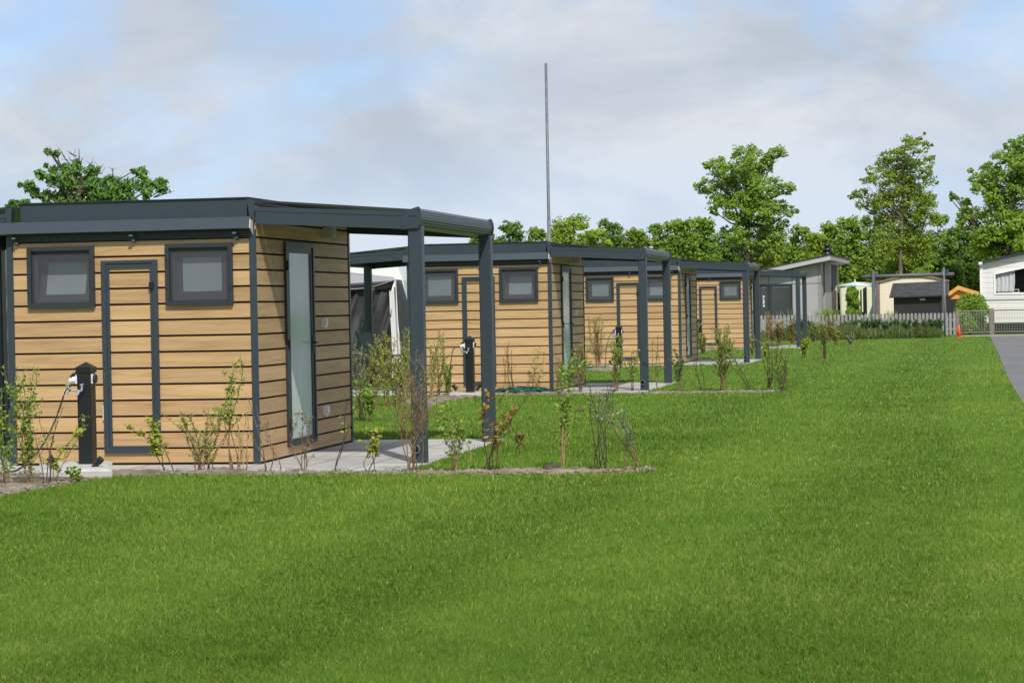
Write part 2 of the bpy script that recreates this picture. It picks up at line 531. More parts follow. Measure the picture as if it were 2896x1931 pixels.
def make_cabin(px, z, label, tilted, group, wide=False):
    base = GD(px, z)
    c = empty('cabin', base, -TH)
    tag(c, label, 'cabin', group)
    rr = random.Random(int(px))
    inner = [(a + .03, b - .03, p + .03, q - .03) for (a, b, p, q) in WINS] + [(DOOR[0] + .02, DOOR[1] - .02, DOOR[2] + .02, DOOR[3] - .02)]
    # front cladding
    m = MB()
    for (z0, z1) in board_rows(2.336):
        rv = rr.random()
        for k, (a, b, p, q) in enumerate(minus((-W + .07, -.07, z0, z1), inner)):
            m.box(a, b, 0, .02, p, q, 0, rv)
    for (a, b, p, q) in minus((-W + .07, -.07, .02, 2.4), inner[:2]):
        m.box(a, b, .024, .04, p, q, 1)
    m.build('wall', ['oak_x', 'backing'], c)
    MB().box(-W + .07, -.07, -.012, .02, 2.338, 2.42).build('soffit', 'black', c)
    # entrance side cladding
    m = MB()
    gd = (GDOOR[0] + .02, GDOOR[1] - .02, GDOOR[2] + .02, GDOOR[3] - .02)
    for (z0, z1) in board_rows(2.66):
        rv = rr.random()
        for (a, b, p, q) in minus((.012, L - .05, z0, z1), [gd]):
            m.box(-.02, 0, a, b, p, q, 0, rv)
    m.box(-.04, -.024, .03, L - .02, .02, 2.66, 1)
    m.build('wall', ['oak_y', 'backing'], c)
    # hidden sides
    m = MB()
    m.box(-W, -W + .02, .03, L, .02, 2.40, 0); m.box(-W + .02, -.045, L - .03, L, .02, 2.40, 0)
    m.box(-W + .02, -.045, .05, L - .04, .02, .06, 1)
    m.build('wall', ['oak_y', 'backing'], c)
    MB().box(-W + .01, -.012, .012, L - .012, -.02, .03).build('plinth', 'backing', c)
    for (a, b) in ((-.07, .0), (-W, -W + .07)):
        m = MB(); m.box(a, b, -.012, .0 if a < -1 else .012, .0, 2.42)
        m.build('corner_trim', 'anthracite', c)
    MB().box(-.03, .012, L - .045, L + .012, .0, 2.60).build('corner_trim', 'anthracite', c)
    # windows
    for i, (a, b, p, q) in enumerate(WINS):
        w = MB().ring(a, b, p, q, .042, -.045, .03).build('window', 'anth_dark', c)
        x0, x1, z0, z1 = a + .042, b - .042, p + .042, q - .042
        MB().ring(x0, x1, z0, z1, .012, -.02, .12).build('frame', 'anth_dark', w)
        rec = MB()
        rec.box(x0, x1, .27, .28, z0, z1)
        for s in ((x0 - .005, x0, z0, z1), (x1, x1 + .005, z0, z1), (x0, x1, z0 - .005, z0), (x0, x1, z1, z1 + .005)):
            rec.box(s[0], s[1], .042, .28, s[2], s[3])
        rec.build('reveal', 'screen_grey', w)
        sx0, sx1, sz0, sz1 = x0 + .035, x1 - .035, z0 + .03, z1 - .03
        MB().ring(x0 + .012, x1 - .012, z0 + .012, z1 - .012, .028, .045, .07).build('frame', 'screen_grey', w)
        sash = MB().ring(sx0, sx1, 0, sz1 - sz0, .070, 0, .03).build('sash', 'screen_grey', w)
        sash.location = (0, .075, sz0)
        pane = MB().box(sx0 + .070, sx1 - .070, .012, .02, .070, sz1 - sz0 - .070).build('pane', 'frosted', w)
        pane.location = (0, .075, sz0)
        if i in tilted:
            for o in (sash, pane):
                o.rotation_euler = (-math.radians(15), 0, 0)
        MB().box(x0, x1, -.012, -.010, z0, z1).build('screen', 'screen', w)
        if z < 30:
            for zz in (p + .17, q - .17):
                for xx in (a + .015, b - .02):
                    MB().tube([(xx, -.045, zz), (xx, -.052, zz)], .008, 6).build('fastener', 'black', w)
    # service door on the front
    a, b, p, q = DOOR
    m = MB()
    for (z0, z1) in board_rows(2.40):
        rv = rr.random()
        for (e, f, g, h) in [r for r in [(a + .07, b - .07, max(z0, p + .06), min(z1, q - .08))] if r[3] - r[2] > .006]:
            m.box(e, f, .0, .018, g, h, 0, rv)
    d = m.build('door', ['oak_x'], c)
    m = MB().ring(a, b, p, q, (.05, .05, .045, .03), -.03, .022)
    m.ring(a + .05, b - .05, p + .045, q - .03, (.033, .033, .03, .05), -.018, .022)
    m.build('frame', 'anthracite', d)
    MB().box(b - .085, b - .035, -.045, -.018, q - .30, q - .235).build('latch', 'black', d)
    # glazed entrance door on the side
    a, b, p, q = GDOOR
    d = MB().ring(a, b, p, q, .045, -.02, .03, 0, 'x').build('door', 'anth_dark', c)
    MB().ring(a + .045, b - .045, p + .045, q - .045, (.11, .075, .035, .066), -.02, .018, 0, 'x').build('frame', 'anth_dark', d)
    MB().box(-.012, .004, 1.155, 2.0, .196, 2.199).build('pane', 'door_glass', d)
    h = MB().tube([(.018, 2.045, 1.22), (.075, 2.045, 1.22), (.08, 2.035, 1.22), (.08, 1.93, 1.22)], .011, 8)
    h.box(.018, .026, 2.025, 2.065, 1.10, 1.30)
    h.build('handle', 'black', d)
    for zz in (2.06, 1.21, .36):
        MB().box(.018, .05, a + .01, a + .05, zz - .055, zz + .055).build('hinge', 'black', d)
    # fittings on the side wall
    for zz in (1.43, .44):
        s = MB().box(0, .045, 2.46, 2.55, zz - .055, zz + .055).build('socket', 'white', c)
        MB().box(.045, .06, 2.47, 2.545, zz - .035, zz + .045).build('cover', 'white', s)
    MB().box(.0, .115, 2.62, 2.78, 2.39, 2.515).build('vent_box', 'offwhite', c)
    # gutter, roof
    m = MB().prism([(-W - .05, y, zz) for (y, zz) in ((-.105, 2.420), (-.125, 2.428), (-.050, 2.546), (-.042, 2.550), (.01, 2.550), (.01, 2.420))], (W + .017, 0, 0))
    g = m.build('gutter', 'anthracite', c)
    MB().prism([(-.033, y, zz) for (y, zz) in ((-.08, 2.41), (-.122, 2.43), (-.10, 2.52), (-.015, 2.50), (-.015, 2.36))], (.012, 0, 0)).build('end_plate', 'offwhite', g)
    for xx in (-W + .12, -1.31, -.2):
        m = MB().box(xx - .02, xx + .02, -.05, -.012, 2.325, 2.345); m.box(xx - .018, xx + .018, -.11, -.05, 2.375, 2.39)
        m.box(xx - .02, xx + .02, -.016, -.002, 2.31, 2.325)
        m.build('gutter_bracket', 'steel', g)
    m = MB().box(-W + .145, -.10, .04, L - .02, 2.402, 2.745)
    m.box(-W + .145, -.075, .02, L, 2.745, 2.753)
    r = m.build('roof', 'anthracite', c)
    # pergola wings on both sides
    for sgn in (1, -1):
        ox = 0.0 if sgn > 0 else -W
        fx = lambda x: ox + sgn * x
        z_at = lambda x, z0: z0 - .012 - .0575 * x
        m = MB().prism([(fx(-.02), .03, 2.700), (fx(-.02), .03, 2.722), (fx(1.62), .03, 2.585), (fx(1.62), .03, 2.563)], (0, L - .06, 0))
        pg = m.build('pergola', 'anth_dark', c)
        for (y0, y1) in ((-.012, .05), (L - .05, L + .012)):
            m = MB().prism([(fx(.005), y0, z_at(0, 2.485)), (fx(.005), y0, z_at(0, 2.615)), (fx(1.56), y0, z_at(1.56, 2.615)), (fx(1.56), y0, z_at(1.56, 2.485))], (0, y1 - y0, 0))
            m.prism([(fx(-.06), y0 - .005, z_at(0, 2.617)), (fx(-.06), y0 - .005, z_at(0, 2.662)), (fx(1.56), y0 - .005, z_at(1.56, 2.662)), (fx(1.56), y0 - .005, z_at(1.56, 2.617))], (0, y1 - y0 + .01, 0))
            m.prism([(fx(-.055), y0 - .009, z_at(0, 2.49)), (fx(-.075), y0 - .009, z_at(0, 2.72)), (fx(.0), y0 - .009, z_at(0, 2.70)), (fx(-.01), y0 - .009, z_at(0, 2.48))], (0, .07, 0))
            m.build('beam', 'anthracite', pg)
        prof = [(1.56, 2.392), (1.70, 2.405), (1.728, 2.44), (1.742, 2.48), (1.743, 2.515), (1.734, 2.55), (1.715, 2.58), (1.695, 2.592), (1.64, 2.575), (1.56, 2.568)]
        m = MB().prism([(fx(x), .0, zz) for (x, zz) in prof], (0, L, 0))
        for zz in (2.43, 2.455, 2.48, 2.505, 2.53, 2.555):          # ribs of the extrusion
            xx = 1.715 + .03 * (1 - ((zz - 2.50) / .11) ** 2)
            m.box(fx(xx) - .002, fx(xx) + .002, .01, L - .01, zz - .003, zz + .003)
        m.build('gutter_beam', 'anthracite', pg)
        cap = [(1.54, 2.377), (1.72, 2.388), (1.745, 2.43), (1.757, 2.49), (1.752, 2.545), (1.735, 2.592), (1.722, 2.605), (1.66, 2.588), (1.60, 2.566), (1.545, 2.545)]
        for (y0, y1) in ((-.028, .0), (L, L + .028)):
            m = MB().prism([(fx(x), y0, zz) for (x, zz) in cap], (0, y1 - y0, 0))
            if y0 < 0:
                m.box(min(fx(1.62), fx(1.70)), max(fx(1.62), fx(1.70)), -.030, -.028, 2.505, 2.512, 1)
                for (sx, sz) in ((1.57, 2.53), (1.57, 2.41), (1.725, 2.57), (1.725, 2.415)):
                    m.tube([(fx(sx), -.028, sz), (fx(sx), -.033, sz)], .006, 6, 1)
            m.build('end_cap', ['anthracite', 'black'], pg)
        for k, y0 in enumerate((.0, L - .145)):
            xa, xb = sorted((fx(1.597), fx(1.742)))
            m = MB(); e = .014
            pr = [(xa + e, y0), (xb - e, y0), (xb, y0 + e), (xb, y0 + .145 - e), (xb - e, y0 + .145), (xa + e, y0 + .145), (xa, y0 + .145 - e), (xa, y0 + e)]
            m.prism([(x, y, .0) for (x, y) in pr], (0, 0, 2.41))
            po = m.build('post', 'anthracite', pg)
            if k == 0 and sgn > 0:
                m = MB()
                cc = Vector((xa + .05, y0, .15))
                n = 20
                for i in range(n):
                    a0, a1 = 2 * math.pi * i / n, 2 * math.pi * (i + 1) / n
                    P = lambda rr_, an, yy: cc + Vector((rr_ * math.cos(an), yy, rr_ * math.sin(an)))
                    m.quad(P(.046, a0, -.05), P(.046, a1, -.05), P(.038, a1, -.05), P(.038, a0, -.05))
                    m.quad(P(.046, a0, 0), P(.046, a1, 0), P(.046, a1, -.05), P(.046, a0, -.05))
                    m.quad(P(.038, a0, -.05), P(.038, a1, -.05), P(.038, a1, -.003), P(.038, a0, -.003))
                    m.quad(P(.038, a0, -.003), P(.038, a1, -.003), P(0, a1, -.003), P(0, a0, -.003), 1)
                m.build('drain_pipe', ['steel', 'black'], po)
    return c

CAB = [
    (736.7, 24.0, 'timber clad cabin nearest the camera, its left window tilted open', (0,), 0),
    (1566.0, 42.7, 'timber clad cabin second from the front, beside the green coiled hose and tall thin pole', (1,), 1),
    (1929.0, 60.4, 'timber clad cabin third from the front, blue plug on the bollard before its wall', (1,), 2),
    (2119.0, 79.2, 'timber clad cabin farthest down the row, just before the picket fence', (), 3),
]
cabins = []
for (px, z, lab, tl, i) in CAB:
    cabins.append(make_cabin(px, z, lab, tl, 'cabins in a row along the lawn'))
CO = [Vector(c.location) for c in cabins]

def loc2w(o, x, y, z=0.0):
    return o + LX * x + LY * y + Vector((0, 0, z))

def w2loc(o, p):
    d = Vector(p) - o
    return d.dot(LX), d.dot(LY)

# ------------------------------------------------------------------ ground
s = 900
MB().quad((-s, -s, 0), (s, -s, 0), (s, s, 0), (-s, s, 0)).build('ground', 'turf')['kind'] = 'structure'

PAT = (-W - 1.85, 1.79, -1.12, L + .42)
for o in CO:
    m = MB().box(PAT[0], PAT[1], PAT[2], PAT[3], -.05, .006)
    p = m.build('patio', 'pavers')
    p.location = o; p.rotation_euler = (0, 0, -TH)
    p['kind'] = 'structure'

FRONT_PX = [(-260, 1480), (-120, 1440), (0, 1408), (90, 1391), (191, 1373), (319, 1350), (520, 1346), (749, 1346), (1126, 1344), (1300, 1344), (1419, 1344), (1640, 1342), (1780, 1338), (1868, 1332)]
BACK_PX = [(-260, 1345), (-120, 1342), (0, 1340), (90, 1340), (191, 1340), (319, 1334), (520, 1335), (749, 1335), (1126, 1337), (1300, 1336), (1419, 1332), (1640, 1329), (1780, 1328), (1868, 1329)]
BEDF = [w2loc(CO[0], G(*p)) for p in FRONT_PX]
BEDB = [w2loc(CO[0], G(*p)) for p in BACK_PX]

def resample(pl, n):
    pl = np.array(pl)
    t = np.linspace(0, len(pl) - 1, n)
    i = np.minimum(t.astype(int), len(pl) - 2)
    f = (t - i)[:, None]
    return pl[i] * (1 - f) + pl[i + 1] * f

BED_POLYS = []
def make_bed(o, amp, f0, f1, thin):
    n, k = 620, 20
    a, b = resample(BEDF, n), resample(BEDB, n)
    i0, i1 = int(n * f0), int(n * f1)
    a, b = a[i0:i1], b[i0:i1]
    b = a + (b - a) * thin
    n = len(a)
    a = a.copy()
    a[:, 1] += (vnoise(a[:, 0], a[:, 0] * 0, 2.2, 4) - .5) * .10 + (vnoise(a[:, 0], a[:, 0] * 0, 7.0, 5) - .5) * .06
    t = np.linspace(0, 1, k)[None, :, None]
    q = a[:, None, :] * (1 - t) + b[:, None, :] * t
    qx, qy = q[..., 0], q[..., 1]
    ii = np.arange(n)[:, None]
    edge = np.sin(np.pi * np.linspace(0, 1, k)) ** .5 * np.minimum(1, ii / 12) * np.minimum(1, (n - 1 - ii) / 24)
    rough = .40 * vnoise(qx, qy, 3.1, 11) * vnoise(qx, qy, 1.1, 12) * 2 + .35 * vnoise(qx, qy, 11, 13) ** 2 * 1.6 + .25 * vnoise(qx, qy, 31, 14)
    zz = -.012 + edge * amp * (.12 + 1.15 * rough)
    V = [tuple(loc2w(o, qx[i, j], qy[i, j], zz[i, j])) for i in range(n) for j in range(k)]
    Fc = []
    for i in range(n - 1):
        for j in range(k - 1):
            Fc.append((i * k + j, (i + 1) * k + j, (i + 1) * k + j + 1, i * k + j + 1))
    bd = fast('soil_bed', np.array(V), np.array(Fc), np.full(len(Fc), .5), 'soil')
    bd['kind'] = 'structure'
    BED_POLYS.append(np.array([tuple(loc2w(o, *q))[:2] for q in a] + [tuple(loc2w(o, *q))[:2] for q in b[::-1]]))
make_bed(CO[0], .052, 0, 1, 1.0)
make_bed(CO[1], .055, 0, 1, .55)
make_bed(CO[2], .045, 0, .55, .55)
make_bed(CO[3], .05, 0, .5, .5)

ROAD_PX = [(2726, 951.5), (2800, 951), (2806, 965), (2822, 997), (2836, 1032), (2856, 1079), (2883, 1124), (2898, 1148), (2960, 1270), (3100, 1560)]
rp = [G(*p) for p in ROAD_PX]
rp += [rp[-1] - LY * 6, rp[-1] - LY * 14]
rq = [p + LX * 30 for p in rp]
m = MB()
for i in range(len(rp)):
    m.v += [(rp[i].x, rp[i].y, .005), (rq[i].x, rq[i].y, .005)]
for i in range(len(rp) - 1):
    m.face([2 * i, 2 * i + 2, 2 * i + 3, 2 * i + 1])
rd = m.build('road', 'asphalt'); rd['kind'] = 'structure'
ROAD_POLY = np.array([(p.x, p.y) for p in rp] + [(p.x, p.y) for p in rq[::-1]])
m = MB()
k0 = rp[0] - LX * .3; k1 = rq[0]
m.hexa([(p.x, p.y, 0) for p in (k0, k1, k1 + LY * .4, k0 + LY * .4)] + [(p.x, p.y, .03) for p in (k0, k1, k1 + LY * .4, k0 + LY * .4)])
m.build('kerb', 'concrete')['kind'] = 'structure'

def inside(poly, x, y):
    r = np.zeros(len(x), bool)
    n = len(poly)
    j = n - 1
    for i in range(n):
        xi, yi = poly[i]; xj, yj = poly[j]
        if yi != yj:
            c = ((yi > y) != (yj > y)) & (x < (xj - xi) * (y - yi) / (yj - yi) + xi)
            r ^= c
        j = i
    return r

# ------------------------------------------------------------------ grass
def grass():
    n = 1200000
    # even over the picture, so that the blades thin out with distance
    u = NR.random(n) * 3500 - 300
    hz = 866 - .019 * (u - CX)
    tt = NR.random(n)
    y = hz + 84 + (2010 - hz - 84) * tt ** 1.08
    d0 = np.array(fw)[None] + np.array(RT)[None] * ((u - CX) / F)[:, None] - np.array(UP)[None] * ((y - CY) / F)[:, None]
    t = -CAMH / d0[:, 2]
    x, yy = d0[:, 0] * t, d0[:, 1] * t
    keep = yy < 96
    keep &= ~inside(ROAD_POLY, x, yy)
    for o in CO:
        lx = (x - o.x) * LX.x + (yy - o.y) * LX.y
        ly = (x - o.x) * LY.x + (yy - o.y) * LY.y
        jit = NR.normal(0, .03, n)
        keep &= ~((lx > PAT[0] - .02 + jit) & (lx < PAT[1] + .02 + jit) & (ly > PAT[2] + jit) & (ly < PAT[3] + jit))
    for bp in BED_POLYS:
        keep &= ~(inside(bp, x + NR.normal(0, .025, n), yy + NR.normal(0, .05, n) + (vnoise(x, yy, 2.6, 21) - .45) * .42) & (NR.random(n) > .02))
    x, yy = x[keep], yy[keep]
    n = len(x)
    dist = np.sqrt(x * x + yy * yy)
    row = x * LX.x + yy * LX.y
    h = (.026 + .016 * NR.random(n)) * (1 + .35 * (NR.random(n) > .96))
    # uneven growth
    tuftn = vnoise(x, yy, 2.3, 8) * vnoise(x, yy, 7.0, 9)
    h *= 1 + .35 * np.clip((tuftn - .55) * 4, 0, 1)
    ph = np.sin(x * 1.7 + np.sin(yy * .9) * 1.3) * np.sin(yy * 1.13 + np.sin(x * 1.21) * 1.7)
    ph2 = np.sin(x * 5.1 + 2 * np.sin(yy * 2.2)) * np.sin(yy * 3.3 + 1.4 * np.sin(x * 4.0))
    h *= 1 + .10 * ph + .08 * ph2
    w = np.maximum(.0026, dist * .00030) * (.7 + .6 * NR.random(n))
    an = NR.random(n) * 2 * np.pi
    lean = .35 + .55 * NR.random(n)
    # mower stripes: blades pressed away and towards, strip by strip
    per = 1.35
    k = np.floor((row + .1 * np.sin(yy * .3)) / per)
    sg = np.clip(np.sin((row + .15 * np.sin(yy * .23)) / per * np.pi) * 2.0, -1, 1)
    sg = sg * (.26 + .06 * np.sin(k * 1.7 + yy * .05) + .03 * np.sin(row * 2.1)) * (.25 + .75 * np.clip((row + 5.5) / 2.5, 0, 1)) + .05 * np.sin(x * .55 + np.sin(yy * .4) * 2)
    lx = np.cos(an) * lean + LY.x * sg
    ly = np.sin(an) * lean + LY.y * sg
    tip = np.stack([x + lx * h, yy + ly * h, h * (1.0 - .18 * lean)], 1)
    mid = np.stack([x + lx * h * .38, yy + ly * h * .38, h * .58], 1)
    an2 = NR.random(n) * np.pi
    sx, sy = np.cos(an2) * w * .5, np.sin(an2) * w * .5
    z0 = np.full(n, -.004)
    v = np.empty((n, 5, 3))
    v[:, 0] = np.stack([x - sx, yy - sy, z0], 1)
    v[:, 1] = np.stack([x + sx, yy + sy, z0], 1)
    v[:, 2] = mid + np.stack([sx, sy, z0 * 0], 1) * .8
    v[:, 3] = mid - np.stack([sx, sy, z0 * 0], 1) * .8
    v[:, 4] = tip
    patch = .5 * vnoise(x, yy, .55, 1) + .3 * vnoise(x, yy, 1.9, 2) + .2 * vnoise(x, yy, 6.0, 3)
    yel = .6 * vnoise(x, yy, .8, 5) + .4 * vnoise(x, yy, 3.7, 6)
    rnd = np.clip(.43 + .18 * NR.normal(0, 1, n) + .42 * (patch - .5), 0, .88)
    dry = NR.random(n) < (.018 + .18 * np.clip(yel - .58, 0, 1))
    rnd = np.where(dry, .88 + .12 * NR.random(n), rnd)
    fleck = vnoise(x, yy, 2.3, 8) * vnoise(x, yy, 7.0, 9)           # darker, lusher tufts
    rnd = np.where(fleck > .66, rnd * .68, rnd)
    b = (np.arange(n) * 5)[:, None]
    tri = np.concatenate([b + np.array([[0, 1, 2]]), b + np.array([[0, 2, 3]]), b + np.array([[3, 2, 4]])], 1).reshape(-1, 3)
    o = fast('grass', v.reshape(-1, 3), tri, np.repeat(rnd, 3), 'grass')
    tag(o, 'short mown green lawn with faint mower stripes', 'grass', None, 'stuff')
grass()

def crumbs():
    V, Fc, rn = [], [], []
    for (o, cnt, f0, f1, thin) in ((CO[0], 1700, 0, 1, 1.0), (CO[1], 1300, 0, 1, .6)):
        a, b = resample(BEDF, 200), resample(BEDB, 200)
        for _ in range(cnt):
            i = R.randrange(4, 196)
            t = R.random() * thin
            q = a[i] * (1 - t) + b[i] * t
            s = R.uniform(.008, .022) * (1.8 if R.random() < .08 else 1)
            p = loc2w(o, q[0] + R.uniform(-.03, .03), q[1], R.uniform(.0, .03))
            k = len(V)
            for d in ((1, 0, 0), (-1, 0, 0), (0, 1, 0), (0, -1, 0), (0, 0, .8), (0, 0, -.8)):
                V.append((p.x + d[0] * s * R.uniform(.6, 1.3), p.y + d[1] * s * R.uniform(.6, 1.3), p.z + d[2] * s * R.uniform(.6, 1.2)))
            Fc += [(k, k + 2, k + 4), (k + 2, k + 1, k + 4), (k + 1, k + 3, k + 4), (k + 3, k, k + 4), (k + 2, k, k + 5), (k + 1, k + 2, k + 5), (k + 3, k + 1, k + 5), (k, k + 3, k + 5)]
            rn += [R.random()] * 8
    o = fast('gravel', np.array(V), np.array(Fc), np.array(rn), 'stone')
    tag(o, 'crumbs of dry sandy soil scattered along the planting strips', 'soil', None, 'stuff')
crumbs()

# ------------------------------------------------------------------ shrubs
def shrub(px, py, top, label, leaf='leaf_bright', stem='stem', stems=5, spread=.30, lean=0.0, leaves=60, size=.038, start=.35, twigs=4, z=None, asp=.5, wob=.07, rad=.0062, tl=.28, droop=0.0, name='shrub', cat='shrub'):
    """a young shrub: base pixel, height by the pixel of its top, stems fanning from the base, leaves on stems and twigs"""
    rr = random.Random(int(px * 7 + py * 3 + top))
    base = G(px, py) if z is None else GD(px, z)
    dist = base.y
    h = (py - top) / F * dist * 1.0
    if z is not None:
        gp = 866 - .019 * (px - CX) + CAMH * F / z
        h = (gp - top) / F * z
    t = empty(name, base)
    tag(t, label, cat, 'young shrubs planted beside the cabins')
    ms = MB()
    seg = []                                              # points that can carry leaves
    for k in range(stems):
        a = rr.uniform(0, 2 * math.pi)
        tilt = spread * rr.uniform(.25, 1.0)
        hh = h * (rr.uniform(.66, 1.0) if k % 2 else rr.uniform(.85, 1.02))
        dx, dy = math.cos(a) * tilt + lean * rr.uniform(.6, 1.2), math.sin(a) * tilt * .8
        if k == 0:
            dx = lean + spread * rr.uniform(-.2, .2)
        st = Vector((rr.uniform(-.04, .04), rr.uniform(-.03, .03), -.02))
        pts, n = [], 9
        wx, wy = rr.uniform(-1, 1) * wob, rr.uniform(-1, 1) * wob
        for i in range(n):
            u = i / (n - 1)
            p = st + Vector((dx * hh * u ** 1.25 + wx * math.sin(u * 5 + k), dy * hh * u ** 1.25 + wy * math.sin(u * 4 + 2 * k), hh * (u - droop * abs(dx) * u * u)))
            pts.append(p)
        sc = max(1, dist / 34)
        ms.tube(pts, [rad * sc * (1 - .65 * i / (n - 1)) for i in range(n)], 4, 0, rr.random(), False)
        for i in range(n - 1):
            if i / (n - 1) >= start - .1:
                seg.append((pts[i], pts[i + 1], .7 + 1.1 * i / n))
        for q in range(twigs):
            u = rr.uniform(max(.15, start - .15), .95)
            i = min(int(u * (n - 1)), n - 2)
            p0 = pts[i].lerp(pts[i + 1], u * (n - 1) - i)
            a2 = rr.uniform(0, 2 * math.pi)
            ln = h * tl * rr.uniform(.4, 1.0) * (1.15 - .6 * u)
            d = Vector((math.cos(a2) * .7, math.sin(a2) * .6, rr.uniform(.35, 1.1))).normalized()
            p1 = p0 + d * ln * .55
            p2 = p1 + (d + Vector((0, 0, rr.uniform(-.5, .3)))).normalized() * ln * .45
            ms.tube([p0, p1, p2], [rad * .5 * sc, rad * .4 * sc, rad * .25 * sc], 3, 0, rr.random(), False)
            seg.append((p0, p1, 1.0)); seg.append((p1, p2, 1.4))
    ms.build('stem', stem, t)
    n = int(leaves * stems * 1.5)
    size *= .9
    if n:
        wts = [w * (b - a).length for a, b, w in seg]
        pick = rr.choices(range(len(seg)), wts, k=n)
        c = np.empty((n, 3)); al = np.empty((n, 3)); rn = np.empty(n)
        for i, q in enumerate(pick):
            a, b, w = seg[q]
            p = a.lerp(b, rr.random())
            o = Vector((rr.gauss(0, 1), rr.gauss(0, 1), rr.gauss(.25, .7))).normalized()
            c[i] = p + o * size * .55
            al[i] = o + (b - a).normalized() * .35
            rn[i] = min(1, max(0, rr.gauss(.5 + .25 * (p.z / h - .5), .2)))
        nr = np.random.default_rng(int(px))
        nm = nr.normal(0, .7, (n, 3)); nm[:, 2] = np.abs(nm[:, 2]) + .35
        nm[:, 1] -= .25
        ln = size * nr.uniform(.6, 1.25, n)
        v, f = leaf_quads(c, nm, al, ln, ln * asp)
        fast('foliage', v, f, rn, leaf, t)
    return t

